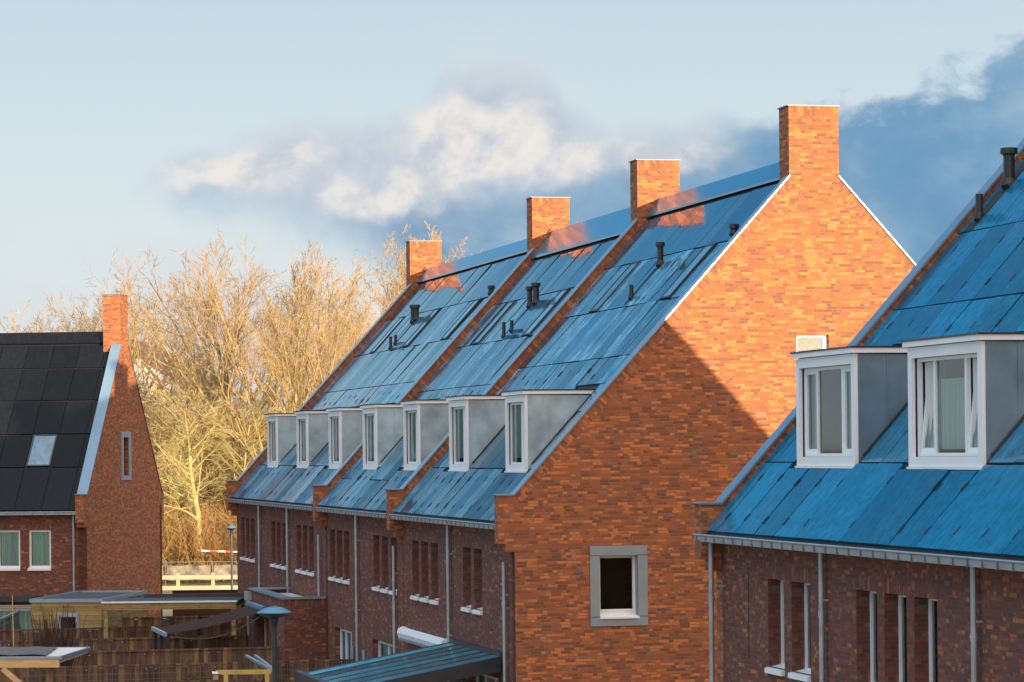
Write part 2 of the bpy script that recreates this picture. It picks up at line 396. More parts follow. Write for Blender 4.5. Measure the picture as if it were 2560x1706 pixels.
def add_window(house, y0, y1, z0, z1, x, sill=True, sashes=1, curtain=None, frame=0.07, sill_out=0.06, reveal=0.22, tilt=()):
    """a window set at depth x in a wall facing -x: frame > pane, sill, curtain"""
    fb = MB(); xs = (x, x + 0.07)
    fb.box(*xs, y0, y0 + frame, z0, z1); fb.box(*xs, y1 - frame, y1, z0, z1)
    fb.box(*xs, y0 + frame, y1 - frame, z0, z0 + frame); fb.box(*xs, y0 + frame, y1 - frame, z1 - frame, z1)
    w = (y1 - y0) / sashes
    for k in range(1, sashes): fb.box(*xs, y0 + k * w - frame * .45, y0 + k * w + frame * .45, z0 + frame, z1 - frame)
    fr = fb.build('window', M['white'], house)
    pb = MB(); X = x + 0.035
    pb.face([(X, y1 - frame, z0 + frame), (X, y0 + frame, z0 + frame), (X, y0 + frame, z1 - frame), (X, y1 - frame, z1 - frame)])
    pb.build('pane', M['glass'], fr)
    if sill:
        sb = MB(); e = 0.03
        zf = z0 - 0.015
        sb.hexa([(x - reveal - sill_out, y0 + .0, zf - 0.085), (x, y0 + .0, zf - 0.085), (x, y1 + e, zf - 0.085), (x - reveal - sill_out, y1 + e, zf - 0.085),
                 (x - reveal - sill_out, y0 + .0, zf - 0.01), (x, y0 + .0, zf + 0.05), (x, y1 + e, zf + 0.05), (x - reveal - sill_out, y1 + e, zf - 0.01)])
        sb.build('sill', M['white'], fr)
    if curtain:
        cb = MB(); n = 26; X = x + 0.16
        for k in range(n):
            a, c = y0 + (y1 - y0) * k / n, y0 + (y1 - y0) * (k + 1) / n
            f = lambda y: X - .05 + 0.03 * math.sin(y * 38) + 0.012 * math.sin(y * 91)
            cb.face([(f(c), c, z0), (f(a), a, z0), (f(a), a, z1), (f(c), c, z1)])
        cb.build('curtain', M[curtain], fr, smooth=True)
    return fr

def downpipe(house, y, ztop, zbot, x=-0.085, r=0.042):
    b = MB()
    b.tube([(x, y, zbot), (x, y, ztop)], r, 12)
    for z in [ztop - 0.9 - 2.0 * k for k in range(4)]:
        if z > zbot: b.tube([(x, y, z - 0.05), (x, y, z + 0.05)], r + 0.008, 12); b.tube([(x, y, z - 0.012), (x, y, z + 0.012)], r + 0.014, 12)
    o = b.build('downpipe', M['gutter'], house, smooth=False)
    k = MB()
    for z in (ztop - 0.7, ztop - 2.6):
        if z > zbot: k.bar((x - .02, y, z), (0.02, y - 0.08, z), 0.02, 0.03)
    k.build('bracket', M['steel'], o)
    return o

def gutter(house, y0, y1, z=5.82, x=-0.36):
    b = MB()
    prof = [(x, z), (x + 0.012, z - 0.02), (x + 0.02, z - 0.105), (x + 0.34, z - 0.105), (x + 0.34, z), (x + 0.325, z), (x + 0.325, z - 0.09), (x + 0.035, z - 0.09), (x + 0.03, z)]
    b.prism(prof, y0, y1)
    b.tube([(x + 0.008, y0, z + 0.005), (x + 0.008, y1, z + 0.005)], 0.016, 8)
    n = max(2, int(abs(y1 - y0) / 0.5))
    for k in range(n + 1):
        y = y0 + (y1 - y0) * (k + 0.3) / (n + 0.6)
        b.box(x - 0.003, x + 0.016, y - 0.009, y + 0.009, z - 0.112, z - 0.012, 1)
    return b.build('gutter', [M['gutter'], M['steel']], house)

def gable_outline(W, zk=6.45, par=0.36, zb=-1.2):
    ap = zk + SL * W / 2
    pts = [(0, zb), (W, zb), (W, 5.24), (W + .2, 5.24), (W + .2, 5.42), (W + par, 5.42), (W + par, zk), (W, zk), (W / 2, ap), (0, zk), (-par, zk), (-par, 5.42), (-.2, 5.42), (-.2, 5.24), (0, 5.24)]
    return pts

def gable(house, y, W, zk=6.45, holes=(), thick=0.33, verge=True, name='gable_wall', cmat='coping'):
    b = MB(); b.prism(gable_outline(W, zk), y, y + thick, [[(h[0], h[2]), (h[1], h[2]), (h[1], h[3]), (h[0], h[3])] for h in holes])
    if verge:                        # row of bricks on edge following the roof slope, 3 mm proud
        for s in (1, -1):
            X = lambda v: v if s > 0 else W - v
            p0, p1 = (0.0, zk), (W / 2 - 0.56, zk + SL * (W / 2 - 0.56))
            n = Vector((SL, -1)).normalized() * 0.215
            yy = y - 0.003
            q = [(X(p0[0]), yy, p0[1]), (X(p0[0] + n.x), yy, p0[1] + n.y), (X(p1[0] + n.x), yy, p1[1] + n.y), (X(p1[0]), yy, p1[1])]
            L = math.hypot(p1[0], p1[1] - zk); uv = [(0.0, 0), (0.215, 0), (0.215, L), (0.0, L)]
            if s < 0: q, uv = q[::-1], uv[::-1]
            b.face(q, 0, uv)
    o = b.build(name, M['brick'], house)
    # the metal coping, two slopes with flat shoulders
    for s in (1, -1):
        X = lambda v: v if s > 0 else W - v
        c = MB(); t = 0.028; y0, y1 = y - 0.035, y + thick + 0.03
        prof = [(-0.40, zk + 0.004), (-0.40, zk + t), (-0.012, zk + t), (W / 2 - 0.56, zk + t + SL * (W / 2 - 0.56)), (W / 2 - 0.56, zk + 0.004 + SL * (W / 2 - 0.56)), (0, zk + 0.004)]
        prof = [(X(a), z) for a, z in prof]
        if s > 0: prof = prof[::-1]
        c.prism(prof, y0, y1)
        # standing front lip
        for yy in (y0, y1 - 0.012):
            lip = [(-0.40, zk - 0.012), (-0.40, zk + 0.006), (0.0, zk + 0.006), (W / 2 - 0.56, zk + 0.006 + SL * (W / 2 - 0.56)), (W / 2 - 0.55, zk - 0.012 + SL * (W / 2 - 0.56)), (0.01, zk - 0.012)]
            lip = [(X(a), z) for a, z in lip]
            if s > 0: lip = lip[::-1]
            c.prism(lip, yy, yy + 0.012, mat=1)
        c.build('coping', [M[cmat], M['cap']], house)
    return o

def chimney(house, y, W, ztop=14.92, zbase=12.2, w=1.14, d=0.68):
    b = MB(); v0 = W / 2 - w / 2; v1 = W / 2 + w / 2
    b.box(v0, v1, y - .004, y + d, zbase, ztop - 0.05)
    b.face([(v0 + .07, y - .007, ztop - .26), (v1 - .07, y - .007, ztop - .26), (v1 - .07, y - .007, ztop - .05), (v0 + .07, y - .007, ztop - .05)], 0,
           [(0, v0), (0, v1), (.21, v1), (.21, v0)])
    o = b.build('chimney', M['brick'], house)
    c = MB(); c.box(v0 - 0.03, v1 + 0.03, y - 0.03, y + d + 0.03, ztop - 0.05, ztop - 0.026); c.build('chimney_cap', M['cap'], o)
    return o

def ridge_cap(house, y0, y1, W, w=0.32):
    b = MB(); h = W / 2; t = 0.05
    z1 = zr(h) + 0.10
    prof = [(h - w, zr(h - w) + 0.05), (h, z1), (h + w, zr(h - w) + 0.05), (h + w, zr(h - w) + 0.05 + t), (h, z1 + t + 0.02), (h - w, zr(h - w) + 0.05 + t)]
    b.prism(prof, y0, y1)
    n = int(abs(y1 - y0) / 1.3)
    for k in range(n):
        y = y0 + (k + .5) * (y1 - y0) / n
        b.box(h - w * .5 - .006, h - w * .5 + .006, y - .006, y + .006, zr(h - w * .5) + .08, zr(h - w * .5) + .12, 1)
    return b.build('ridge_cap', [M['ridge'] if W > 13 else M['panel_l'], M['clip']], house)

def flue(house, v, y, h, r=0.075, cap=True, pair=None, name='flue_pipe'):
    b = MB(); z0 = zr(v) - 0.12
    zt = z0 + 0.12 + h
    # sloping foot where the pipe leaves the roof
    b.tube([(v + 0.05, y, zr(v + .05) - 0.1), (v - 0.02, y, zr(v) + 0.03), (v, y, zr(v) + 0.12), (v, y, zt - (0.1 if cap else 0))], [r * 1.5, r * 1.35, r, r], 14)
    if cap:
        b.tube([(v, y, zt - 0.10), (v, y, zt - 0.075), (v, y, zt - 0.005), (v, y, zt)], [r * 1.55, r * 1.55, r * 1.5, r * 1.25], 14)
        b.tube([(v, y, zt - 0.13), (v, y, zt - 0.10)], [r * 1.05, r * 1.2], 14)
    return b.build(name, M['black_plastic'], house, smooth=False)

def panel_gap(house, v0, v1, y0, y1):  # black strip laid over the panels in place of an open dark gap
    b = MB(); n = Vector((-SN, 0, CS)) * 0.006
    p = lambda v, y: Vector((v, y, zr(v))) + n
    d = Vector((-SN, 0, CS)) * -0.02
    c = [p(v0, y0), p(v1, y0), p(v1, y1), p(v0, y1)]
    b.hexa([q + d for q in c] + c)
    return b.build('panel_gap_strip', M['deck'], house)

def skylight(house, v0, v1, y0, y1):
    b = MB(); n = Vector((-SN, 0, CS)); f = 0.055
    def slab(va, vb, ya, yb, lo, hi, bb):
        c = [Vector((va, ya, zr(va))), Vector((vb, ya, zr(vb))), Vector((vb, yb, zr(vb))), Vector((va, yb, zr(va)))]
        bb.hexa([q + n * lo for q in c] + [q + n * hi for q in c])
    g = f * CS
    slab(v0, v0 + g, y0, y1, -.03, .035, b); slab(v1 - g, v1, y0, y1, -.03, .035, b)
    slab(v0 + g, v1 - g, y0, y0 + f, -.03, .035, b); slab(v0 + g, v1 - g, y1 - f, y1, -.03, .035, b)
    o = b.build('skylight', M['dark_metal'], house)
    p = MB(); slab(v0 + g, v1 - g, y0 + f, y1 - f, -.02, .022, p); p.build('pane', M['skyglass'], o)
    return o

def dormer(house, y0, y1, lay, zinc='zinc', x=0.70, zb=6.95, zt=8.75, tilt=False):
    """white dormer with zinc cheeks; lay = [(ya, yb, kind)] glazed bays measured from y0"""
    X1 = (zt - EAVE) / SL
    e = empty('dormer', (0, 0, 0)); e.parent = house
    side, head, foot = 0.15, 0.26, 0.14
    za, zh = zb + foot, zt - head
    b = MB(); d0, d1 = x, x + 0.055
    b.box(d0, d1, y0, y0 + side, zb, zt - 0.11); b.box(d0, d1, y1 - side, y1, zb, zt - 0.11)
    b.box(d0, d1, y0 + side, y1 - side, zh, zt - 0.11); b.box(d0, d1, y0 + side, y1 - side, zb, za)
    b.hexa([(x - .03, y0 - .01, zb - .035), (x + .14, y0 - .01, zb - .035), (x + .14, y1 + .01, zb - .035), (x - .03, y1 + .01, zb - .035),
            (x - .03, y0 - .01, zb - .002), (x + .14, y0 - .01, zb - .002), (x + .14, y1 + .01, zb - .002), (x - .03, y1 + .01, zb - .002)])
    b.build('dormer_front', M['white'], e)
    # inner frame with mullions
    w = MB(); f0, f1 = x + 0.085, x + 0.15; m = 0.055
    w.box(f0, f1, y0 + side, y1 - side, zh - m, zh - .002); w.box(f0, f1, y0 + side, y1 - side, za + .002, za + m)
    edges = [y0 + side] + [y0 + c for (a, c, k) in lay]
    for k, (a, c, kind) in enumerate(lay):
        w.box(f0, f1, y0 + c - m * .6, y0 + c + m * .6, za + m, zh - m) if k < len(lay) - 1 else w.box(f0, f1, y1 - side - m, y1 - side, za + m, zh - m)
    w.box(f0, f1, y0 + side, y0 + side + m, za + m, zh - m)
    w.build('window_frame', M['white'], e)
    for k, (a, c, kind) in enumerate(lay):
        ya, yb = y0 + a + m * .6, y0 + c - m * .6
        lo, hi = za + m, zh - m
        if kind == 'sash' or kind == 'open':
            s = MB(); q = 0.05
            s.box(0, .06, ya - y0 * 0, ya + q, 0, hi - lo); s.box(0, .06, yb - q, yb, 0, hi - lo)
            s.box(0, .06, ya + q, yb - q, 0, q + .02); s.box(0, .06, ya + q, yb - q, hi - lo - q, hi - lo)
            rot = (0, math.radians(5.5) if kind == 'open' else 0, 0)
            so = s.build('sash', M['white'], e, (x + 0.10, 0, lo), rot)
            p = MB(); p.face([(.03, yb - q, q + .02), (.03, ya + q, q + .02), (.03, ya + q, hi - lo - q), (.03, yb - q, hi - lo - q)])
            po = p.build('pane', M['glass'], e, (x + 0.10, 0, lo), rot)
        else:
            p = MB(); p.face([(x + .115, yb, lo), (x + .115, ya, lo), (x + .115, ya, hi), (x + .115, yb, hi)])
            p.build('pane', M['glass'], e)
        # blinds and curtains a hand behind the glass
        cb = MB(); xx = x + (0.17 if kind != 'clear' else .75); zlow = lo + (0.05 if kind != 'fix' else 0.1); ztop_ = hi if kind != 'blind' else lo + (hi - lo) * .80
        n = 16
        for j in range(n):
            p0, p1 = ya + (yb - ya) * j / n, ya + (yb - ya) * (j + 1) / n
            fz = lambda y: xx + 0.02 * math.sin(y * 41)
            cb.face([(fz(p1), p1, zlow), (fz(p0), p0, zlow), (fz(p0), p0, ztop_), (fz(p1), p1, ztop_)])
        cb.build('curtain', M['curtain'], e, smooth=True)
    # cheeks
    for s, y in ((0, y0), (1, y1)):
        c = MB(); t = 0.03
        ya, yb = (y - 0.012, y + t) if s == 0 else (y - t, y + 0.012)
        vlow = x + .056
        c.prism([(vlow, zr(vlow) - 0.03), (X1, zt - .13), (vlow, zt - .115)], ya, yb)
        k = 1
        while x + 0.06 + 0.46 * k < X1 - .1:
            v = x + 0.06 + 0.46 * k; yy = ya if s == 0 else yb
            c.box(v - .012, v + .012, yy - .016, yy + .016, zr(v) + .02, zt - .13); k += 1
        c.build('cheek', M[zinc], e)
    # dark lead strip where the cheek meets the roof
    r = MB()
    r.box(x - .06, X1 + .10, y0 - .055, y1 + .055, zt - .10, zt - .025)
    r.build('cornice', M['white'], e)
    q = MB(); q.box(x - .075, X1 + .13, y0 - .07, y1 + .07, zt - .025, zt + .004); q.build('dormer_roof', M['dark_metal'], e)
    back = MB(); back.face([(x + 1.35, y1 - .02, zb), (x + 1.35, y0 + .02, zb), (x + 1.35, y0 + .02, zt - .12), (x + 1.35, y1 - .02, zt - .12)])
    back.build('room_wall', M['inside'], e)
    for s, y in ((-1, y0), (1, y1)):
        fl = MB()
        n_ = Vector((-SN, 0, CS))
        v0, v1 = x + .13, X1 - .05
        p = [Vector((v0, y + s * .015, zr(v0))), Vector((v1, y + s * .015, zr(v1))), Vector((v1, y + s * .09, zr(v1))), Vector((v0, y + s * .09, zr(v0)))]
        if s < 0: p = [p[3], p[2], p[1], p[0]]
        fl.hexa([a - n_ * .01 for a in p] + [a + n_ * .02 for a in p])
        fl.build('dormer_flashing', M['dark_metal'], e)
    return e

def roof_deck(house, y0, y1, W, front=True):
    b = MB(); h = W / 2; t = 0.06
    z = lambda v: zr(v) - 0.06
    b.prism([(-.30, z(-.30) - t), (h, z(h) - t), (W + .30, z(-.30) - t), (W + .30, z(-.30)), (h, z(h)), (-.30, z(-.30))], y0, y1)
    b.box(-.06, .02, y0, y1, 5.70, zr(0) - .13)
    return b.build('roof_deck', M['deck'], house)

def back_roof(house, y0, y1, W, mat='panel'):
    h = W / 2; b = MB(); n = Vector((SN, 0, CS))
    v0, v1 = W + .28, h + .2
    zz = lambda v: zr(W - v)
    p = [Vector((v0, y0 + .02, zz(v0))), Vector((v0, y1 - .02, zz(v0))), Vector((v1, y1 - .02, zz(v1))), Vector((v1, y0 + .02, zz(v1)))]
    b.hexa([q - n * .035 for q in p] + p)
    return b.build('back_roof', M[mat], house)

def row_panels(house, cols, rows, drop, mat, clips):
    for ri, (v0, v1) in enumerate(rows):
        for a, c in cols:
            if drop(ri, a, c): continue
            put_panel(house, v0, v1, a, c, ri in clips, mat)

ROT = PHI
OA = Vector((0.037, 65.812, 0.0))
dA = Vector((-math.sin(PHI), math.cos(PHI), 0)); eA = Vector((math.cos(PHI), math.sin(PHI), 0))
W = 13.6
ROWS = [(-.28, .73), (.73, 1.86), (1.86, 2.99), (2.99, 4.15), (4.15, 5.28), (5.28, 6.43)]
LAY2 = [(0.15, 0.72, 'sash'), (0.72, 1.85, 'fix')]

def facade(house, y0, y1, wins, W=13.6, top=5.9, doors=()):
    b = MB(); holes = [(a, c, 3.83, 5.20) for a, c in wins] + list(doors)
    b.wall(y0, y1, -1.2, top, holes)
    for a, c, z0, z1 in holes:
        soldier(b, a - .06, c + .06, z1 + .002, z1 + .215, -0.003)
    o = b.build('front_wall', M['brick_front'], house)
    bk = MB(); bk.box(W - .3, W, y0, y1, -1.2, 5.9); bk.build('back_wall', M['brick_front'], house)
    for a, c in wins: add_window(house, a, c, 3.83, 5.20, 0.205, True, 1, None, 0.05, 0.06, 0.205)
    return o

def block(name_label, u0, u1, par, cols, dorms, skys, wins, pipes, gutters, chims, holes=(), shift=0.0, doors=(), zoff=0.0, O=OA, rz=ROT, group='terraced brick houses', cat='house', mat='panel', zk=6.45, W=13.6, rows=None, lay=LAY2, zinc='zinc', clipr=(0, 2)):
    h = empty('terraced_house', O + Vector((0, 0, zoff)), rz, label=name_label, cat=cat, group=group)
    rows = rows or [(a - (shift if i else 0), c - shift) for i, (a, c) in enumerate(ROWS)]
    facade(h, u0, u1, wins, W, doors=doors)
    for p, hl in par: gable(h, p, W, zk, hl, cmat='coping' if mat == 'panel' else 'coping_dark')
    roof_deck(h, u0 + .02, u1, W); back_roof(h, u0, u1, W, mat)
    for y in chims: chimney(h, y, W)
    caps = sorted([p for p, _ in par] + [u1])
    ridge_cap(h, u0 + .36 if par and abs(par[0][0] - u0) < .5 else u0, u1 - .02, W, .34 + shift * .95)
    def drop(ri, a, c):
        m = (a + c) / 2
        if ri == 1 and any(d0 - .12 < c and a < d1 + .12 for d0, d1 in dorms): return True
        if ri == 4 and any(abs(m - (s0 + s1) / 2) < .5 for s0, s1 in skys): return True
        return False
    for ri, (v0, v1) in enumerate(rows):
        for a, c in cols:
            if drop(ri, a, c): continue
            vv0 = v0
            v1_ = .655 if ri == 0 and any(d0 + .06 < c and a < d1 - .06 for d0, d1 in dorms) else v1
            if ri == 2 and any(d0 - .12 < c and a < d1 + .12 for d0, d1 in dorms): vv0 = 2.42
            put_panel(h, vv0, v1_, a, c, ri in clipr, 'panel_frost' if mat == 'panel' and ri < 2 else 'panel_top' if mat == 'panel' and ri == 5 else mat)
    for di, (d0, d1) in enumerate(dorms):
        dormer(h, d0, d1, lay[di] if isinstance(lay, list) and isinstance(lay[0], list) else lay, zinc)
        # the panels that flank a dormer are cut to fit
        for a, c in cols:
            if a < d0 - .12 < c and d0 - .12 - a > .12: put_panel(h, .72 if shift else rows[1][0], rows[1][1], a, d0 - .1, False, mat)
            if a < d1 + .12 < c and c - d1 - .12 > .12: put_panel(h, .72 if shift else rows[1][0], rows[1][1], d1 + .1, c, False, mat)
            if a < d0 - .12 < c and d0 - .12 - a > .12: put_panel(h, rows[2][0], 2.42, a, d0 - .1, False, mat)
            if a < d1 + .12 < c and c - d1 - .12 > .12: put_panel(h, rows[2][0], 2.42, d1 + .1, c, False, mat)
    for s0, s1 in skys: skylight(h, rows[4][0] + .01, rows[4][1] - .01, s0, s1)
    for y, zt in pipes: downpipe(h, y, zt, -.3, -.21 if mat == 'panel_c' and y > -1 else -.085)
    for a, c in gutters: gutter(h, a, c, x=-.378 if mat == 'panel_c' else -.36)
    return h

def colsplit(a, b, n): return [(a + (b - a) * k / n, a + (b - a) * (k + 1) / n) for k in range(n)]

# near block of the row, with the big gable
GW = (1.861, 2.714, 3.815, 5.132); GU = (6.363, 7.10, 8.45, 9.87)
near = block('nearest block of the long brick terrace, its gable end half sunlit and half in shade', 0.0, 12.53, [(0.0, (GW, GU))],
      colsplit(.42, 12.48, 13), [(1.87, 3.87), (8.05, 10.1)], [(2.34, 3.12), (8.74, 9.53)],
      [(3.27, 4.12), (4.46, 5.32), (8.17, 9.02), (9.38, 10.22), (10.55, 11.39)], [(0.70, 5.0), (6.6, 5.7)], [(.33, 12.50)], [0.0], holes=(GW, GU),
      doors=[(1.7, 4.75, 0.0, 2.42)])
# gable windows
def gable_window(house):
    b = MB(); t = 0.03
    x0, x1, z0, z1 = 1.654, 2.931, 3.614, 5.338; a0, a1, c0, c1 = GW
    b.box(x0, x1, -t, .02, c1, z1); b.box(x0, x1, -t, .02, z0, c0 - .0); b.box(x0, a0, -t, .02, c0, c1); b.box(a1, x1, -t, .02, c0, c1)
    # joints in the surround
    for (p, q) in (((x0, c1 + .002), (a0, c1 + .002)), ((a1, c1 + .002), (x1, c1 + .002)), ((x0, c0 - .002), (a0, c0 - .002)), ((a1, c0 - .002), (x1, c0 - .002))):
        b.box(p[0], q[0], -t - .002, -t + .004, p[1] - .006, p[1] + .006, 1)
    b.box(a1 - .012, a1, .02, .24, c0, c1); b.box(a0, a0 + .012, .02, .24, c0, c1); b.box(a0 + .012, a1 - .012, .02, .24, c1 - .012, c1)
    o = b.build('window_surround', [M['grey_frame'], M['dark_metal']], house)
    f = MB(); y0, y1 = .16, .23; m = .06
    f.box(a0 + .012, a0 + m, y0, y1, c0, c1 - .012); f.box(a1 - m - .01, a1 - .012, y0, y1, c0, c1 - .012); f.box(a0 + m, a1 - m - .01, y0, y1, c1 - m, c1 - .012); f.box(a0 + m, a1 - m - .01, y0, y1, c0, c0 + .10)
    f.box(a0 + m, a1 - m, y0 - .01, y1, c0 + .104, c0 + .15)
    w = f.build('window', M['white'], house)
    p = MB(); p.face([(a0 + m, .2, c0 + .15), (a1 - m, .2, c0 + .15), (a1 - m, .2, c1 - m), (a0 + m, .2, c1 - m)]); p.build('pane', M['glass'], w)
    s = MB(); s.hexa([(a0 - .0, -.06, c0 - .045), (a1 + .02, -.06, c0 - .045), (a1 + .02, .16, c0 - .03), (a0 - .0, .16, c0 - .03),
                      (a0 - .0, -.06, c0 - .005), (a1 + .02, -.06, c0 - .005), (a1 + .02, .16, c0 + .04), (a0 - .0, .16, c0 + .04)])
    s.build('sill', M['white'], w)
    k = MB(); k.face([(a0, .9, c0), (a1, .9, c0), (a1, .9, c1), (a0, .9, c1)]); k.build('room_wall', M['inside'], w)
    # upper window with white lattice film
    a0, a1, c0, c1 = GU
    f = MB(); m = .05; y0, y1 = .10, .16
    f.box(a0, a0 + m, y0, y1, c0, c1); f.box(a1 - .12, a1, y0, y1 - .01, c0, c1); f.box(a0 + m, a1 - .12, y0, y1, c1 - m, c1); f.box(a0 + m, a1 - .12, y0, y1, c0, c0 + m)
    w = f.build('window', M['white'], house)
    p = MB(); p.box(a0 + m, a1 - .12, .125, .135, c0 + m, c1 - m); p.build('pane', M['lattice'], w)
    l = MB(); A0, A1, C0, C1 = a0 + m, a1 - .12, c0 + m, c1 - m; step = .26
    k = -8
    while k < 8:
        for sg in (1, -1):
            pts = []
            x_ = A0
            # clip the diagonal to the pane
            zz0 = C0 + k * step; dx = A1 - A0
            za, zb = (zz0, zz0 + dx) if sg > 0 else (zz0 + dx, zz0)
            t0, t1 = 0.0, 1.0
            d = zb - za
            for lim, sign in ((C0, 1), (C1, -1)):
                va, vb = (za - lim) * sign, (zb - lim) * sign
                if va < 0 and vb < 0: t1 = -1
                elif va < 0: t0 = max(t0, va / (va - vb))
                elif vb < 0: t1 = min(t1, va / (va - vb))
            if t1 - t0 > .02:
                l.bar((A0 + dx * t0, .122, za + d * t0), (A0 + dx * t1, .122, za + d * t1), .016, .006, (0, 1, 0))
        k += 1
    l.build('lattice', M['lattice_line'], w)
    s = MB(); s.box(a0 - .03, a1 + .03, -.05, .1, c0 - .05, c0 - .004); s.build('sill', M['white'], w)
gable_window(near)
flue(near, 5.04, 6.19, .55); flue(near, 4.32, 6.19, .33, .05, False); flue(near, 5.40, 1.42, .23, .075)
panel_gap(near, 4.2, 5.02, 6.25, 6.45)

mid = block('middle block of the brick terrace, two chimneys rising at its ends', 12.55, 24.13, [(12.55, ())],
      colsplit(12.95, 24.08, 12), [(13.97, 16.0), (20.07, 22.1)], [(14.66, 15.45), (20.95, 21.73)],
      [(13.44, 14.29), (14.65, 15.51), (15.87, 16.73), (20.46, 21.32), (21.64, 22.5), (22.83, 23.7)], [(13.43, 5.0), (18.9, 5.7)], [(12.95, 24.10)], [12.53], shift=.32,
      doors=[(14.1, 17.0, 0.0, 2.42), (20.2, 23.0, 0.0, 2.42)])
flue(mid, 4.66, 18.05, .56, .07); flue(mid, 4.73, 17.6, .56, .085); flue(mid, 3.90, 17.95, .42, .05, False); flue(mid, 4.03, 17.55, .31, .05, False)
panel_gap(mid, 3.88, 4.9, 18.05, 18.2)

farb = block('farthest block of the brick terrace, three white dormers, beside the lamp post', 24.15, 43.2, [(24.15, ()), (42.9, ())],
      colsplit(24.55, 42.85, 18), [(25.87, 27.9), (32.05, 34.1), (38.45, 40.55)], [(26.95, 27.75), (33.05, 33.9), (39.0, 39.75)],
      [(26.6, 27.45), (27.79, 28.65), (28.97, 29.85), (31.9, 32.74), (33.09, 33.92), (34.25, 35.09), (38.9, 39.77), (40.14, 40.93), (41.31, 42.15)],
      [(25.2, 5.0), (31.2, 5.7), (37.3, 5.7)], [(24.50, 42.95)], [24.27, 43.05])
flue(farb, 4.99, 36.3, .58, .075); flue(farb, 5.05, 35.95, .5, .075); flue(farb, 4.17, 36.0, .42, .05, False); flue(farb, 4.32, 35.9, .30, .05, False); flue(farb, 5.36, 26.0, .25)
panel_gap(farb, 4.2, 4.95, 36.05, 36.2)

# row on the right, nearer to the camera
OC = Vector((3.344, 50.826, 0.0))
LAY3 = [(0.15, 0.80, 'sash'), (0.80, 1.98, 'clear'), (1.98, 2.62, 'sash')]
LAY3O = [(0.15, 0.80, 'open'), (0.80, 1.98, 'blind'), (1.98, 2.62, 'open')]
ccols = [(-.93 - 1.013 * (k + 1), -.93 - 1.013 * k) for k in range(14)] + [(-.93, -.38)]
cblock = block('blue roofed brick terrace on the right with two wide white dormers', -18.0, -.36, [(-.36, ())],
      ccols, [(-4.96, -2.18), (-10.07, -7.25)], [], [(-3.62, -2.81), (-4.88, -3.98), (-7.82, -6.94), (-9.0, -8.12), (-10.17, -9.3)],
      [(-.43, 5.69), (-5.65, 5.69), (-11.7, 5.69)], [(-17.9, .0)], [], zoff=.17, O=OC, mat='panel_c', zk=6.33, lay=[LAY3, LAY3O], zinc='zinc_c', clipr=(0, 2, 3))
flue(cblock, 4.84, -.95, .62, .095); flue(cblock, 4.33, -.90, .42, .062, False)
panel_gap(cblock, 4.17, 6.4, -1.02, -.66)
jb = MB(); jb.box(-.004, .01, -1.81, -1.78, 3.9, 5.25); jb.build('movement_joint', M['deck'], cblock)
# the rest of that row, behind the frame: it throws the evening shade over the gable and the gardens
rest = block('continuation of the right hand terrace towards the camera, outside the picture', -38.0, -18.02, [(-38.0, ())], [(-37.6 + 1.0 * k, -36.6 + 1.0 * k) for k in range(0, 19, 3)],
      [], [], [], [], [(-37.9, -18.1)], [], zoff=.17, O=OC, mat='panel_c', zk=6.25)

# house on the left, turned towards us
PSI = math.radians(7.4)
OL = Vector((-15.70, 113.5, 0.0))
lrows = [(-.28, 1.13), (1.15, 2.26), (2.28, 3.42), (3.44, 4.56), (4.58, 5.40)]
lcols = [(.04, .62)] + [(.62 + 1.025 * k, .62 + 1.025 * (k + 1)) for k in range(12)]
LW = 11.44
LG = (5.40, 6.18, 7.10, 8.58)
lh = empty('terraced_house', OL + Vector((0, 0, -.50)), math.pi / 2 - PSI, label='brick house on the left with a black solar roof and a tall narrow gable', cat='house', group='terraced brick houses')
lwins = [(1.36, 2.21, 3.76, 5.16), (2.53, 3.40, 3.76, 5.16), (3.72, 4.57, 3.76, 5.16), (8.2, 9.1, 3.76, 5.16), (9.5, 10.4, 3.76, 5.16), (1.9, 5.0, -.2, 2.26)]
facade(lh, 0, 13.0, [], LW, doors=lwins)
for k, (a, c, z0, z1) in enumerate(lwins[:5]): add_window(lh, a, c, z0, z1, .08, True, 1, 'curtain_green', .08, .06, .08)
add_window(lh, 1.9, 5.0, -.2, 2.26, .10, False, 2, 'curtain_green', .09)
gable(lh, 0.0, LW, 6.45, (LG,), cmat='coping_dark')
roof_deck(lh, .02, 13.0, LW); back_roof(lh, 0, 13.0, LW, 'panel_l')
chimney(lh, -0.004, LW, 14.12, 11.0); ridge_cap(lh, .36, 13.0, LW)
for ri, (v0, v1) in enumerate(lrows):
    for a, c in lcols:
        if ri == 1 and abs(a - 1.645) < .1: continue
        put_panel(lh, v0, v1, a, c, False, 'panel_l', 0, .12)
skylight(lh, 1.18, 2.24, 1.70, 2.62)
downpipe(lh, .48, 5.7, -.5); gutter(lh, .33, 13.0)
sb = MB()
x0, x1, z0, z1 = 5.06, 6.54, 6.92, 8.80
sb.box(x0, x1, -.03, .02, LG[3], z1); sb.box(x0, x1, -.03, .02, z0, LG[2]); sb.box(x0, LG[0], -.03, .02, LG[2], LG[3]); sb.box(LG[1], x1, -.03, .02, LG[2], LG[3])
sf = sb.build('window_surround', M['grey_frame'], lh)
pb = MB(); pb.face([(LG[0], .12, LG[2]), (LG[1], .12, LG[2]), (LG[1], .12, LG[3]), (LG[0], .12, LG[3])]); pb.build('pane', M['glass'], sf)
pb = MB(); pb.face([(LG[0] - .3, .5, LG[2]), (LG[1] + .3, .5, LG[2]), (LG[1] + .3, .5, LG[3]), (LG[0] - .3, .5, LG[3])]); pb.build('room_wall', M['inside'], sf)
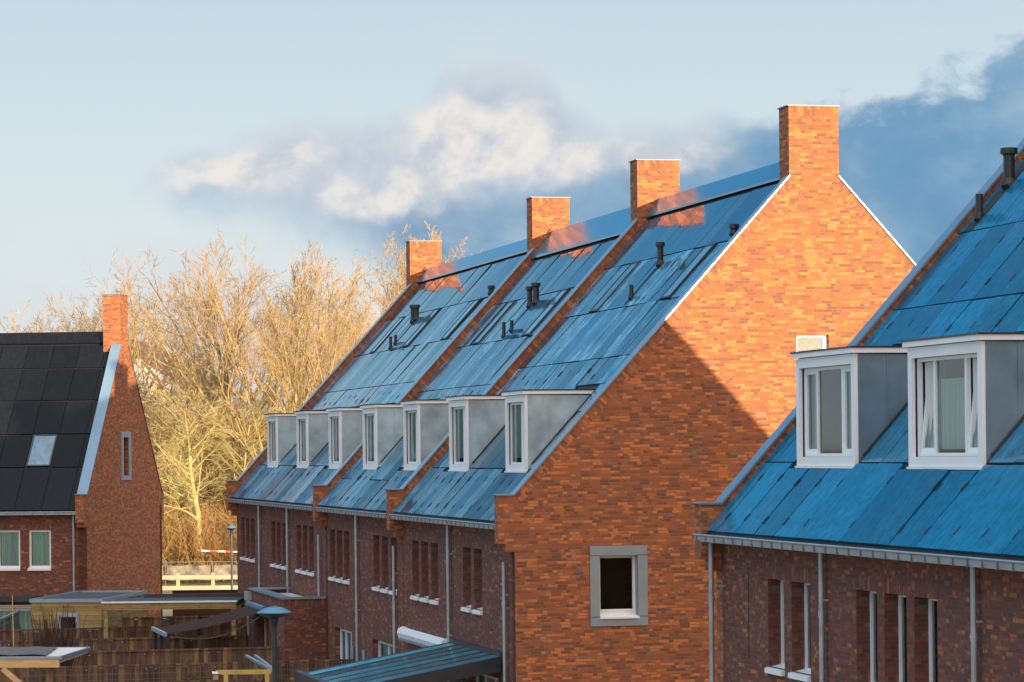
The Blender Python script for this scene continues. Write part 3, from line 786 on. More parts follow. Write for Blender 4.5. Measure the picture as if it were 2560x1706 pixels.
# lean-to roof strip and pale lintel over the garden doors
cb = MB(); cb.box(-.9, .0, 1.7, 9.0, 2.55, 2.75); cb.build('porch_roof', M['roofing'], lh)
cb = MB(); cb.box(-.06, .0, 1.8, 5.2, 2.27, 2.40); cb.build('lintel', M['white'], lh)

# ------------------------------------------------------------------ brick extension of the far block, awnings, canopy, wall lamps
eb = MB(); x0, y0, y1, zt = -1.24, 24.45, 31.35, 3.16
hole = (28.1, 29.2, .1, 2.40)
eb.wall(y0, y1, -.3, zt, [hole], x=x0, depth=.2)
eb.face([(x0, y0, -.3), (-.002, y0, -.3), (-.002, y0, zt), (x0, y0, zt)]); eb.face([(-.002, y1, -.3), (x0, y1, -.3), (x0, y1, zt), (-.002, y1, zt)])
eb.face([(x0 + .25, y0 + .25, zt), (x0 + .25, y1 - .25, zt), (x0 + .25, y1 - .25, zt - .2), (x0 + .25, y0 + .25, zt - .2)][::-1])
eb.face([(x0, y0 - .003, zt - .215), (-.01, y0 - .003, zt - .215), (-.01, y0 - .003, zt), (x0, y0 - .003, zt)], 0, [(0, x0), (0, 0), (.215, 0), (.215, x0)])
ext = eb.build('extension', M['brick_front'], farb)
c = MB()
c.box(x0 - .05, x0 + .27, y0 - .05, y1 + .05, zt, zt + .06); c.box(x0 + .27, -.004, y0 - .05, y0 + .2, zt, zt + .06); c.box(x0 + .27, -.004, y1 - .2, y1 + .05, zt, zt + .06)
c.build('extension_coping', M['coping'], ext)
g = MB(); g.face([(x0 + .2, y1 - .1, zt - .12), (x0 + .2, y0 + .1, zt - .12), (-.01, y0 + .1, zt - .12), (-.01, y1 - .1, zt - .12)]); g.build('gravel_roof', M['gravel'], ext)
add_window(ext, hole[0], hole[1], hole[2], hole[3], x0 + .12, False, 1, 'curtain', .13)
dp = MB(); dp.tube([(x0 - .08, y1 - .15, -.3), (x0 - .08, y1 - .15, zt - .3)], .045, 10); dp.box(x0 - .2, x0 - .0, y1 - .28, y1 - .02, zt - .32, zt - .05); dp.build('downpipe', M['gutter'], ext)

def glazed(house, a, c, z0, z1, bays):
    fr = add_window(house, a, c, z0, z1, .15, False, bays, 'curtain', .10)
    return fr
glazed(mid, 20.2, 23.0, 0, 2.42, 3); glazed(mid, 14.1, 17.0, 0, 2.42, 2); glazed(near, 1.7, 4.75, 0, 2.42, 3)

def place(o, loc, rz=0.0): o.location = loc; o.rotation_euler = (0, 0, rz); return o
def Aw(v, u, z=0.0): return OA + eA * v + dA * u + Vector((0, 0, z))

# dark retractable awning in front of the extension
aw = empty('awning', Aw(-1.24, 27.3), PHI, label='dark brown cloth awning sagging from a blue cassette on the brick extension', cat='awning')
b = MB(); b.tube([(-.13, 0, 2.72), (-.13, 3.5, 2.72)], .12, 14); b.build('cassette', M['lamp_blue'], aw)
b = MB(); n = 14
for i in range(n):
    t0, t1 = i / n, (i + 1) / n
    for j in range(16):
        s0, s1 = j / 16, (j + 1) / 16
        def P(t, s): return (-.2 - 2.9 * t, 3.45 + s * 5.0 * 0 + s * (-3.4), 2.68 - .62 * t - .07 * math.sin(math.pi * t) - .035 * math.sin(s * 19) * math.sin(math.pi * t))
        b.face([P(t0, s0), P(t1, s0), P(t1, s1), P(t0, s1)])
b.build('awning_cloth', M['awning'], aw, smooth=True)
b = MB(); b.bar((-3.12, 0, 2.05), (-3.12, 3.5, 2.05), .09, .11); b.build('front_bar', M['grey_frame'], aw)
for yy in (.15, 1.7, 3.3):
    b = MB(); b.bar((-3.05, yy, 0), (-3.05, yy, 2.0), .09, .09, (0, 1, 0)); b.build('post', M['dark_metal'], aw)
b = MB()
for k in range(3): b.tube([(-.3 - 2.7 * i / 10, .1 + k * .5, 2.5 - .5 * i / 10 - .32 * math.sin(math.pi * i / 10)) for i in range(11)], .012, 5)
b.build('cord', M['steel'], aw)

# white awning cassette on the near block
ac = empty('awning_case', Aw(0, 6.65), PHI, label='closed white awning cassette fixed to the brick front above the blue canopy', cat='awning')
b = MB(); prof = [(-.02, 2.74), (-.02, 2.97), (-.12, 3.0), (-.22, 2.96), (-.26, 2.86), (-.22, 2.74)]
b.prism(prof, 0, 5.4); b.build('case', M['white'], ac)
b = MB(); b.prism([(-.015, 2.72), (-.015, 3.0), (-.13, 3.02), (-.24, 2.97), (-.28, 2.86), (-.23, 2.71)], -.02, -.001); b.prism([(-.015, 2.72), (-.015, 3.0), (-.13, 3.02), (-.24, 2.97), (-.28, 2.86), (-.23, 2.71)], 5.401, 5.42); b.build('end_cap', M['white'], ac)
b = MB(); b.box(-.275, -.24, .05, 5.35, 2.69, 2.735); b.build('valance_bar', M['coping'], ac)

# garden canopy with blue sheets
cn = empty('canopy', Aw(0, 1.1), PHI, label='sloping garden canopy with blue translucent sheets in an anthracite frame', cat='canopy')
LC, D, zw, zo = 5.35, 3.6, 2.93, 2.28
def cz(x): return zw + (zo - zw) * (-x) / D
nb = 6
for k in range(nb + 1):
    y = LC * k / nb; b = MB(); ww = .05 if 0 < k < nb else .08
    b.hexa([(-.02, y - ww / 2, cz(-.02) - .10), (-D, y - ww / 2, cz(-D) - .10), (-D, y + ww / 2, cz(-D) - .10), (-.02, y + ww / 2, cz(-.02) - .10)][::-1] +
           [(-.02, y - ww / 2, cz(-.02) + .030), (-D, y - ww / 2, cz(-D) + .030), (-D, y + ww / 2, cz(-D) + .030), (-.02, y + ww / 2, cz(-.02) + .030)][::-1])
    b.build('rafter', M['dark_metal'], cn)
    if k < nb:
        p = MB(); y2 = LC * (k + 1) / nb
        p.hexa([(-.06, y2 - .03, cz(-.06)), (-D + .02, y2 - .03, cz(-D + .02)), (-D + .02, y + .03, cz(-D + .02)), (-.06, y + .03, cz(-.06))] +
               [(-.06, y2 - .03, cz(-.06) + .016), (-D + .02, y2 - .03, cz(-D + .02) + .016), (-D + .02, y + .03, cz(-D + .02) + .016), (-.06, y + .03, cz(-.06) + .016)])
        p.build('canopy_sheet', M['canopy_glass'], cn)
b = MB(); b.box(-.10, -.003, -.05, LC + .05, zw - .12, zw + .10); b.build('wall_profile', M['dark_metal'], cn)
b = MB(); b.box(-D - .16, -D + .001, -.08, LC + .08, zo - .16, zo + .09); b.build('gutter_beam', M['dark_metal'], cn)
b = MB(); b.hexa([(-.1, -.06, cz(-.1) - .30), (-D, -.06, cz(-D) - .16), (-D, -.046, cz(-D) - .16), (-.1, -.046, cz(-.1) - .30)][::-1] + [(-.1, -.06, cz(-.1)), (-D, -.06, cz(-D)), (-D, -.046, cz(-D)), (-.1, -.046, cz(-.1))][::-1]); b.build('side_panel', M['dark_metal'], cn)
for y in (.06, LC - .06):
    b = MB(); b.box(-D - .13, -D - .02, y - .055, y + .055, 0, zo - .161); b.build('post', M['dark_metal'], cn)

for lab, u in (('silver wall lamp beside the downpipe, left of the two on the brick front', 19.55), ('silver wall lamp right of the tall downpipe, near the open doorway', 17.75)):
    w = empty('wall_lamp', Aw(0, u, 1.75), PHI, label=lab, cat='lamp', group='silver wall lamps on the brick front')
    b = MB(); b.box(-.03, -.001, -.07, .07, .05, .25); b.build('back_plate', M['coping'], w)
    b = MB(); b.tube([(-.1, 0, -.02), (-.1, 0, .32)], .055, 12); b.build('shade', M['coping'], w)

# ------------------------------------------------------------------ gardens
def garden_fence(u, v0, v1, lab, mesh=False, h=1.72, notch=0):
    f = empty('garden_fence', Aw(0, u), PHI, label=lab, cat='fence', group='timber fences between the back gardens')
    b = MB(); n = int((v0 - v1) / .14)
    r = random.Random(int(u * 10))
    x = v0; 
    while x > v1:
        x2 = max(v1, x - .14); d = r.uniform(-.006, .006); hh = h - r.choice((0, 0, .01, .02, .035, .05)) * (1 if r.random() < .8 else 1.6)
        b.box(x2 + .004, x - .004, -.012 + d, .012 + d, .03, hh); x = x2
    b.build('boards', M['fence'], f)
    c = MB(); c.box(v1, v0, -.05, -.013, h - .02, h + .035); c.build('top_rail', M['fence'], f)
    k = 0; x = v0 - .06
    while x > v1:
        p = MB(); p.box(x - .05, x + .05, -.06, .045, 0, h + .02); 
        p.build('fence_post', M['dark_bush'] if k % 2 else M['fence'], f)
        s = MB()
        for dx in (-.13, .13): s.tube([(x + dx, -.075, h - .09), (x + dx, -.05, h - .09)], .022, 8)
        s.build('bolt', M['coping'], f)
        x -= 1.86; k += 1
    if mesh:
        w = MB(); x = v0 - .05; yy = -.16
        while x > v1: w.bar((x, yy, .05), (x, yy, h - .03), .009, .009, (0, 1, 0)); x -= .158
        z = .1
        while z < h: w.bar((v0, yy, z), (v1, yy, z), .009, .009); z += .158
        w.build('wire_trellis', M['steel'], f)
    return f
garden_fence(12.6, -.1, -9.5, 'nearest timber garden fence, only its top rail at the bottom edge', True)
garden_fence(19.0, -.08, -9.2, 'timber garden fence covered with a wire trellis, ending at the tall downpipe', True)
garden_fence(25.2, -1.3, -9.6, 'weathered timber fence reaching the corner of the brick extension')
garden_fence(31.2, -1.35, -9.8, 'reddish timber fence just below the posts of the brown awning')
garden_fence(37.3, -.2, -9.6, 'timber fence touching the foot of the yellow wooden shed')
garden_fence(43.3, -.4, -7.0, 'darkest timber fence behind the brown awning, farthest of the garden fences')

# the cable nook: small wooden nest box on the trellis fence
nb_ = empty('nest_box', Aw(-4.0, 18.75, 1.25), PHI, label='small pale wooden nest box hanging on the trellis fence', cat='nest box')
b = MB(); b.box(-.07, .07, -.07, .07, 0, .22); b.build('box', M['new_wood'], nb_)
b = MB(); b.hexa([(-.09, -.10, .215), (.09, -.10, .215), (.09, .08, .25), (-.09, .08, .25), (-.09, -.10, .235), (.09, -.10, .235), (.09, .08, .27), (-.09, .08, .27)]); b.build('lid', M['white'], nb_)

# grey composite fence at the left edge
cf = empty('garden_fence', (-17.3, 103.5, 0), math.radians(2.9), label='grey composite fence running back at the left edge, with a pale drainpipe', cat='fence')
b = MB(); b.box(-.02, .02, -6, 6.2, .02, 1.84); b.build('boards', M['composite'], cf)
b = MB(); b.box(-.05, .05, -6, 6.2, 1.84, 1.92); b.build('top_rail', M['coping'], cf)
for y in (-3.6, -1.2, 1.2, 3.6):
    b = MB(); b.box(-.06, .06, y - .05, y + .05, 0, 1.835); b.build('fence_post', M['grey_frame'], cf)
b = MB(); b.tube([(.22, -3.2, 0), (.22, -3.2, 1.45)], .07, 12); b.box(.10, .34, -3.32, -3.08, 1.45, 1.70); b.build('drainpipe', M['gutter'], cf)

# yellow shed
sh = empty('garden_shed', (-16.44, 105.0, 0), -PSI, label='yellow larch garden shed with flat roof and one window', cat='shed')
b = MB(); w_, d_, hh = 2.46, 6.1, 2.42
holes = [(1.04, 1.55, 1.15, 1.90)]
# front with a window opening
for a, c, z0, z1 in ((0, 1.04, 0, hh), (1.55, w_, 0, hh), (1.04, 1.55, 0, 1.15), (1.04, 1.55, 1.90, hh)): b.face([(a, 0, z0), (c, 0, z0), (c, 0, z1), (a, 0, z1)])
b.face([(w_, 0, 0), (w_, d_, 0), (w_, d_, hh), (w_, 0, hh)]); b.face([(0, d_, 0), (0, 0, 0), (0, 0, hh), (0, d_, hh)]); b.face([(w_, d_, 0), (0, d_, 0), (0, d_, hh), (w_, d_, hh)])
b.build('shed_wall', M['shed_wood'], sh)
b = MB(); b.box(.02, w_ - .02, .02, d_ - .02, hh - .02, hh + .04); b.build('flat_roof', M['roofing'], sh)
b = MB(); t = .09
b.box(-.05, w_ + .05, -.05, t - .05, hh - .02, hh + .10); b.box(-.05, w_ + .05, d_ - t + .05, d_ + .05, hh - .02, hh + .10); b.box(-.05, t - .05, t - .05, d_ - t + .05, hh - .02, hh + .10); b.box(w_ + .05 - t, w_ + .05, t - .05, d_ - t + .05, hh - .02, hh + .10)
b.build('roof_trim', M['coping'], sh)
b = MB(); b.box(.93, 1.66, -.03, .01, 1.90, 2.03); b.box(1.55, 1.66, -.03, .01, 1.05, 1.90); b.box(.93, 1.04, -.03, .01, 1.05, 1.90); b.box(1.04, 1.55, -.03, .01, 1.05, 1.15)
wf = b.build('window', M['gutter'], sh)
b = MB(); b.face([(1.04, .02, 1.15), (1.55, .02, 1.15), (1.55, .02, 1.9), (1.04, .02, 1.9)]); b.build('pane', M['skyglass'] if False else M['glass'], wf)
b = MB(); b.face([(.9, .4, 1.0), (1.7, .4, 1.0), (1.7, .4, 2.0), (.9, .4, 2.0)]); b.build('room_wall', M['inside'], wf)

# open carport roof beside it
cp = empty('carport', (-13.35, 100.0, 0), math.radians(0.6), label='flat carport with pale timber fascia between the shed and the terrace', cat='carport')
b = MB(); b.box(.0, 4.35, 0, .06, 2.37, 2.585)
for x in (.18, 1.0, 1.45, 1.95, 2.5, 3.1, 3.7): b.tube([(x, -.012, 2.52), (x, .002, 2.52)], .02, 8, 1)
b.build('fascia', [M['shed_wood'], M['coping']], cp)
b = MB(); b.box(-.03, 4.38, -.03, .09, 2.586, 2.635); b.build('roof_trim', M['white'], cp)
b = MB(); b.box(.05, 4.3, .1, 4.2, 2.40, 2.56); b.build('flat_roof', M['roofing'], cp)
b = MB(); b.box(.9, 4.38, 4.2, 4.3, 2.45, 2.68); b.build('back_trim', M['dark_metal'], cp)
for x in (.1, 4.25):
    for y in (.1, 4.1):
        b = MB(); b.box(x - .07, x + .07, y - .05, y + .07, 0, 2.369); b.build('post', M['shed_wood'], cp)
# gravel roof with pine beam, bottom left
gr = empty('carport', (-14.6, 70.0, 0), math.radians(-3.0), label='carport roof of white gravel and a dark mat on pine beams, bottom left corner', cat='carport')
b = MB(); b.box(0, 4.3, 0, .09, 2.60, 2.80); b.build('beam', M['new_wood'], gr)
b = MB(); b.box(-.02, 4.34, -.02, .02, 2.801, 2.855); b.box(-.02, 4.34, 3.5, 3.56, 2.76, 2.84); b.hexa([(4.30, .021, 2.78), (4.36, .021, 2.78), (4.36, 3.5, 2.78), (4.30, 3.5, 2.78), (4.30, .021, 2.855), (4.36, .021, 2.855), (4.36, 3.5, 2.84), (4.30, 3.5, 2.84)]); b.build('roof_trim', M['coping'], gr)
b = MB(); b.box(0, 4.3, .091, 3.5, 2.70, 2.825); b.build('gravel_bed', M['gravel'], gr)
b = MB()
for i in range(14):
    for j in range(8): 
        q = lambda i, j: (3.62 * i / 14 - (j / 8) * .02 + (.3 * (1 - j / 8)) * (i / 14), .45 + 2.9 * j / 8, 2.862 + .012 * math.sin(i * 2.1 + j * 3.3))
        b.face([q(i, j), q(i + 1, j), q(i + 1, j + 1), q(i, j + 1)])
b.build('sedum_mat', M['moss_mat'], gr, smooth=True)
for x in (4.05, 0.2):
    b = MB(); b.box(x - .07, x + .07, .1, .24, 0, 2.60); b.build('post', M['fence'], gr)
b = MB(); b.bar((3.0, .05, 2.58), (3.98, .05, 1.72), .12, .10, (0, 1, 0)); b.build('brace', M['new_wood'], gr)

# small pergola in front of the lamp
pg = empty('pergola', (-6.86, 72.0, 0), math.radians(2), label='small yellow timber pergola with two grey aluminium rails, beside the front lamp post', cat='pergola')
b = MB(); b.hexa([(0.0, 0, 2.24), (1.16, 0, 2.24), (1.16, .09, 2.24), (0.0, .09, 2.24), (-.12, 0, 2.34), (1.2, 0, 2.34), (1.2, .09, 2.34), (-.12, .09, 2.34)]); b.build('beam', M['yellow_wood'], pg)
for x in (.12, 1.08):
    b = MB(); b.box(x - .05, x + .05, 0, .09, 0, 2.239); b.build('post', M['yellow_wood'], pg)
for k in range(2):
    b = MB(); b.bar((1.12 + .07 * k, .05, 2.37), (.36 + .22 * k, 4.6, 2.37), .07, .06); b.build('rail', M['coping'], pg)
for x in (.45, .95):
    b = MB(); b.box(x - .05, x + .05, 4.5, 4.6, 0, 2.335); b.build('post', M['fence'], pg)

# lamp posts
def lamp(loc, lab, h=4.45, r=.325):
    l = empty('street_lamp', loc, 0, label=lab, cat='street lamp', group='dome headed street lamps')
    b = MB(); b.tube([(0, 0, 0), (0, 0, 1.1), (0, 0, 1.12), (0, 0, h - .28), (0, 0, h - .10)], [.075, .075, .058, .05, .085], 18); b.tube([(0, 0, 2.55), (0, 0, 2.62)], .058, 18)
    b.build('pole', M['dark_metal'], l, smooth=False)
    b = MB(); n = 36; prof = [(r, 0), (r * .985, .014), (r * .88, .028), (r * .70, .062), (r * .48, .093), (r * .25, .110), (0.001, .116)]
    for (ra, za), (rb, zb) in zip(prof, prof[1:]):
        for k in range(n):
            a0, a1 = 2 * math.pi * k / n, 2 * math.pi * (k + 1) / n
            b.face([(ra * math.cos(a0), ra * math.sin(a0), h + za), (ra * math.cos(a1), ra * math.sin(a1), h + za), (rb * math.cos(a1), rb * math.sin(a1), h + zb), (rb * math.cos(a0), rb * math.sin(a0), h + zb)])
    b.build('dome', M['lamp_blue'], l, smooth=True)
    b = MB(); prof = [(.08, -.10), (r * .72, -.062), (r * .97, -.01), (r, 0)]
    for (ra, za), (rb, zb) in zip(prof, prof[1:]):
        for k in range(n):
            a0, a1 = 2 * math.pi * k / n, 2 * math.pi * (k + 1) / n
            b.face([(ra * math.cos(a0), ra * math.sin(a0), h + za), (ra * math.cos(a1), ra * math.sin(a1), h + za), (rb * math.cos(a1), rb * math.sin(a1), h + zb), (rb * math.cos(a0), rb * math.sin(a0), h + zb)])
    b.build('lamp_shade', M['dark_metal'], l, smooth=True)
    return l
lamp((-4.43, 57.0, 0), 'blue domed lamp post in front of the brick extension, nearer of the two')
lamp((-12.97, 142.0, 0), 'distant slim lamp post between the fields and the terrace corner', 3.98, .27)

# ------------------------------------------------------------------ beyond the houses
bw = empty('garden_wall', (-13.95, 126.0, 0), math.radians(1), label='low dark brown garden wall between the left house and the terrace', cat='wall')
b = MB(); b.box(0, 8.0, 0, .12, 0, 1.80); b.build('boards', M['brown_boards'], bw)
b = MB(); b.box(-.02, 8.0, -.03, .15, 1.801, 1.84); b.build('cap', M['dark_metal'], bw)

rf = empty('field_fence', (-23.5, 162.0, 0), 0, label='pale two rail timber fence along the sunlit field', cat='fence')
b = MB(); b.box(0, 14, -.04, .04, .83, 1.03); b.build('rail', M['pale_wood'], rf)
b = MB(); b.box(0, 14, -.04, .04, .26, .48); b.build('rail', M['pale_wood'], rf)
for k in range(8):
    b = MB(); x = .5 + 1.84 * k - .16; b.box(x - .09, x + .09, .04, .2, 0, 1.16); b.build('fence_post', M['pale_wood'], rf)

sf_ = empty('site_fence', (-27, 170.0, 0), 0, label='mesh site fence hung with torn dark netting under the trees', cat='fence')
r = random.Random(3)
for k in range(8):
    x0 = 2.6 * k; b = MB()
    for i in range(12):
        for j in range(5):
            q = lambda i, j: (x0 + .08 + 2.4 * i / 12, .10 * math.sin(i * .9 + k) + .03 * math.sin(j * 1.7 + i), .45 + .85 * j / 5 - .05 * abs(math.sin(i * .55 + k)) * (j / 5))
            b.face([q(i, j), q(i + 1, j), q(i + 1, j + 1), q(i, j + 1)])
    b.build('netting', M['tarp'], sf_, smooth=True)
b = MB()
for k in range(9):
    b.tube([(2.6 * k, 0, 0), (2.6 * k, 0, 1.5)], .03, 6)
for z in (.12, 1.45): b.tube([(0, 0, z), (20.8, 0, z)], .022, 5)
b.build('fence_frame', M['steel'], sf_)

tp = empty('barrier_tape', (-17.6, 174.0, 0), 0, label='red and white barrier tape stretched from the yellow trunk', cat='tape')
for k in range(14):
    a, c = k * .45, (k + 1) * .45
    z = lambda x: 1.95 - .06 * math.sin(math.pi * x / 6.3) - .02 * x
    b = MB(); b.hexa([(a, 0, z(a) - .04), (c, 0, z(c) - .04), (c, .006, z(c) - .04), (a, .006, z(a) - .04), (a, 0, z(a) + .04), (c, 0, z(c) + .04), (c, .006, z(c) + .04), (a, .006, z(a) + .04)])
    b.build('tape_band', M['twine'] if k % 2 == 0 else M['tape_red'], tp)

def gabled(name, loc, rz, w, l, he, hr, lab, wallm, roofm, cat='house', wins=()):
    h = empty(name, loc, rz, label=lab, cat=cat)
    b = MB(); b.prism([(0, -.5), (w, -.5), (w, he), (w / 2, hr), (0, he)], 0, l); b.build('wall', wallm, h)
    for s in (0, 1):
        X = lambda v: v if s == 0 else w - v
        r = MB(); sl = (hr - he) / (w / 2)
        p = [(-.4, he - .4 * sl), (w / 2, hr), (w / 2, hr + .22), (-.4, he - .4 * sl + .22)]
        p = [(X(a), z) for a, z in p]
        if s: p = p[::-1]
        r.prism(p, -.25, l + .25); r.build('roof', roofm, h)
    for (x, z, ww, hh) in wins:
        q = MB(); q.box(x, x + ww, -.05, .02, z, z + hh); fo = q.build('window', M['dark_metal'], h)
        g = MB(); g.box(x + .1, x + ww - .1, -.06, -.051, z + .1, z + hh - .1); g.build('pane', M['skyglass'], fo)
    return h
gabled('gabled_house', (-40.4, 260.0, 0), math.radians(-7), 13.6, 16, 12.8, 17.1, 'white gabled house with brown roof glimpsed through the bare trees', M['plaster'], M['rooftile'], wins=((1.5, 9, 1.2, 1.5), (9, 9, 1.2, 1.5)))
sb_ = empty('flat_house', (-23.6, 232.0, 0), math.radians(-4), label='low white flat roofed building behind the far end of the terrace', cat='house')
b = MB(); b.box(0, 9, 0, 8, -.3, 5.2); b.build('wall', M['plaster'], sb_)
b = MB(); b.box(-.2, 9.2, -.2, 8.2, 5.2, 5.5); b.build('roof', M['roofing'], sb_)
for k in range(3):
    b = MB(); b.box(.7 + 2.9 * k, 2.3 + 2.9 * k, -.04, .01, 1.2, 2.8); w0 = b.build('window', M['dark_metal'], sb_)
    b = MB(); b.box(.8 + 2.9 * k, 2.2 + 2.9 * k, -.05, -.041, 1.3, 2.7); b.build('pane', M['skyglass'], w0)

# ------------------------------------------------------------------ ground
def ground_mat():
    m, t, b = new_mat('grass_and_sand'); o = coord(t)
    n = t.noise(o, .12, 6, .65); n2 = t.noise(o, 3.0, 5, .7)
    c = t.ramp(n, [(.35, (.085, .09, .03)), (.5, (.16, .14, .06)), (.65, (.30, .23, .13))])
    c = t.mix(1.0, c, t.ramp(n2, [(.3, (.7, .7, .7)), (.7, (1.25, 1.25, 1.25))]), 'MULTIPLY')
    t.link(c, b.inputs['Base Color']); b.inputs['Roughness'].default_value = .95
    t.link(t.bump(n2, .5, .05), b.inputs['Normal']); return m
b = MB(); b.face([(-4000, -600, 0), (4000, -600, 0), (4000, 6000, 0), (-4000, 6000, 0)])
tag(b.build('ground', ground_mat()), kind='structure')
def pave_mat():
    m, t, b = new_mat('garden_paving'); o = coord(t)
    s = t.sep(vmap(t, o, 2.0, 2.0, 1)); fx, fy = t.math('FRACT', s[0]), t.math('FRACT', s[1])
    e = t.math('MINIMUM', t.math('MINIMUM', fx, t.math('SUBTRACT', 1.0, fx)), t.math('MINIMUM', fy, t.math('SUBTRACT', 1.0, fy)))
    n = t.noise(o, 2.0, 5, .6)
    c = t.mix(t.smooth(e, 0.01, .03, 1, 0), t.ramp(n, [(.3, (.10, .10, .095)), (.7, (.19, .18, .17))]), (.05, .05, .045, 1))
    t.link(c, b.inputs['Base Color']); b.inputs['Roughness'].default_value = .9; return m
b = MB(); p = [Aw(-10, -60, .004), Aw(-.0, -60, .004), Aw(-.0, 44, .004), Aw(-10, 44, .004)]; b.face(p)
tag(b.build('garden_ground', pave_mat()), kind='structure')
b = MB(); b.face([(-60, 153, .004), (40, 150, .004), (40, 158, .004), (-60, 160.5, .004)])
tag(b.build('road', plain('sandy_track', (.42, .33, .22, 1), .9, 0, .2, .3)), kind='structure')

# ------------------------------------------------------------------ bare winter trees
class Raw:
    def __init__(self): self.v = []; self.f = []
    def tube(self, pts, rs, n):
        base = len(self.v); prev = None
        for i, p in enumerate(pts):
            d = (pts[min(i + 1, len(pts) - 1)] - pts[max(i - 1, 0)])
            if d.length < 1e-6: d = Vector((0, 0, 1))
            d.normalize()
            if prev is None: a = d.orthogonal().normalized()
            else:
                a = prev - d * prev.dot(d)
                a = a.normalized() if a.length > 1e-6 else d.orthogonal().normalized()
            prev = a; c = d.cross(a)
            for k in range(n):
                t = 2 * math.pi * k / n
                q = p + (a * math.cos(t) + c * math.sin(t)) * rs[i]
                self.v.append((q.x, q.y, q.z))
        for i in range(len(pts) - 1):
            for k in range(n):
                o = base + i * n; k2 = (k + 1) % n
                self.f.append((o + k, o + k2, o + n + k2, o + n + k))
    def build(self, name, mat, parent=None):
        me = bpy.data.meshes.new(name); me.from_pydata(self.v, [], self.f); me.materials.append(mat)
        me.polygons.foreach_set('use_smooth', [True] * len(self.f)); me.update()
        o = bpy.data.objects.new(name, me); COL.objects.link(o)
        if parent is not None: o.parent = parent
        return o

def rdir(r, d, ang):
    a = d.orthogonal().normalized(); c = d.cross(a)
    t = r.uniform(0, 2 * math.pi)
    return (d * math.cos(ang) + (a * math.cos(t) + c * math.sin(t)) * math.sin(ang)).normalized()

def make_tree(seed, H, r0, clear, limbs, spread, up, fine, kids=(9, 7, 6), droop=0.0, tf=.80, a0=70, a1=45, ca=(24, 52)):
    r = random.Random(seed); T, C = Raw(), Raw()
    def stem(p, d, L, rad, segs, wob, upb):
        pts, dirs = [p], [d]
        for i in range(segs):
            d = (d + Vector((r.gauss(0, wob), r.gauss(0, wob), r.gauss(0, wob) + upb))).normalized()
            p = p + d * (L / segs); pts.append(p); dirs.append(d)
        return pts, dirs
    def branch(p, d, L, rad, lvl):
        segs = (6, 5, 3, 2)[lvl]; wob = (.10, .14, .18, .18)[lvl]
        pts, dirs = stem(p, d, L, rad, segs, wob, up * (1, .8, .6, .4)[lvl] - droop * lvl * .3)
        rs = [max(fine, rad * (1 - .82 * i / segs)) for i in range(segs + 1)]
        (T if lvl == 0 else C).tube(pts, rs, (5, 4, 3, 3)[lvl])
        if lvl == 3: return
        nk = kids[lvl]
        for k in range(nk):
            t = .22 + .78 * (k + r.uniform(.1, .9)) / nk
            x = t * segs; i = min(segs - 1, int(x)); q = pts[i].lerp(pts[i + 1], x - i)
            cd = rdir(r, dirs[i + 1], math.radians(r.uniform(*ca)))
            branch(q, cd, L * r.uniform(.38, .58) * (1.12 - .55 * t), max(fine, rs[i] * .52), lvl + 1)
    tp, td = stem(Vector((0, 0, -.3)), Vector((0, 0, 1)), H * tf, r0, 12, .05, .05)
    trs = [r0 * (1.25 if i == 0 else 1) * (1 - .9 * i / 12) + .02 for i in range(13)]
    T.tube(tp, trs, 10)
    for k in range(limbs):
        t = clear + (1 - clear) * (k + r.uniform(0, .8)) / limbs
        x = t * 12; i = min(11, int(x)); q = tp[i].lerp(tp[i + 1], x - i)
        ang = math.radians(r.uniform(a0 - 9, a0 + 9) - a1 * t)
        d = rdir(r, td[i + 1], ang)
        L = H * spread * (1.15 - .80 * t) * r.uniform(.75, 1.2)
        branch(q, d, L, max(.03, trs[i] * .48), 0)
    return T, C

TREES = {}; TOP = {}
def tree_kind(key, trunk_mat, twig_mat, **kw):
    T, C = make_tree(**kw)
    a = T.build('trunk', M[trunk_mat]); c = C.build('crown', M[twig_mat])
    TREES[key] = (a.data, c.data); zs = sorted(v[2] for v in C.v); TOP[key] = zs[int(len(zs) * .9985)]; bpy.data.objects.remove(a); bpy.data.objects.remove(c)
def tree(key, px, py_top, Y, lab, H, rz=0.0, base_h=None, sx=1.0):
    """a tree standing at distance Y whose top reaches the given height"""
    X = (px - 1280) / F * Y
    zt = HC + (1128 - .01 * (px - 1280) - py_top) / F * Y
    s = zt / TOP[key]
    e = empty('bare_tree', (X, Y, 0), rz, label=lab, cat='tree', group='bare winter trees beyond the houses')
    e.scale = (s * sx, s * sx, s)
    for nm, me in zip(('trunk', 'crown'), TREES[key]):
        o = bpy.data.objects.new(nm, me); COL.objects.link(o); o.parent = e
    return e
tree_kind('oak', 'bark_dark', 'twig', seed=11, H=20, r0=.40, clear=.34, limbs=15, spread=.62, up=.05, fine=.0075, kids=(8, 6, 4), tf=.52, a0=66, a1=50, ca=(16, 40))
tree_kind('tall', 'bark_dark', 'twig', seed=23, H=20, r0=.28, clear=.24, limbs=17, spread=.36, up=.10, fine=.0075, kids=(7, 5, 5), tf=.74, a0=58, a1=40, ca=(16, 38))
tree_kind('mossy', 'bark_yellow', 'twig_y', seed=37, H=16, r0=.30, clear=.36, limbs=28, spread=.46, up=.0, fine=.0085, kids=(7, 6, 4), droop=.03, tf=.86, a0=84, a1=42)
tree_kind('thin', 'bark_dark', 'twig', seed=51, H=14, r0=.18, clear=.22, limbs=15, spread=.46, up=.06, fine=.007, kids=(7, 5, 4), tf=.66, a0=60, a1=40, ca=(18, 42))
tree_kind('willow', 'bark_yellow', 'twig', seed=77, H=16, r0=.28, clear=.14, limbs=19, spread=.52, up=.09, fine=.0075, kids=(7, 6, 4), tf=.60, a0=62, a1=40, ca=(16, 40))
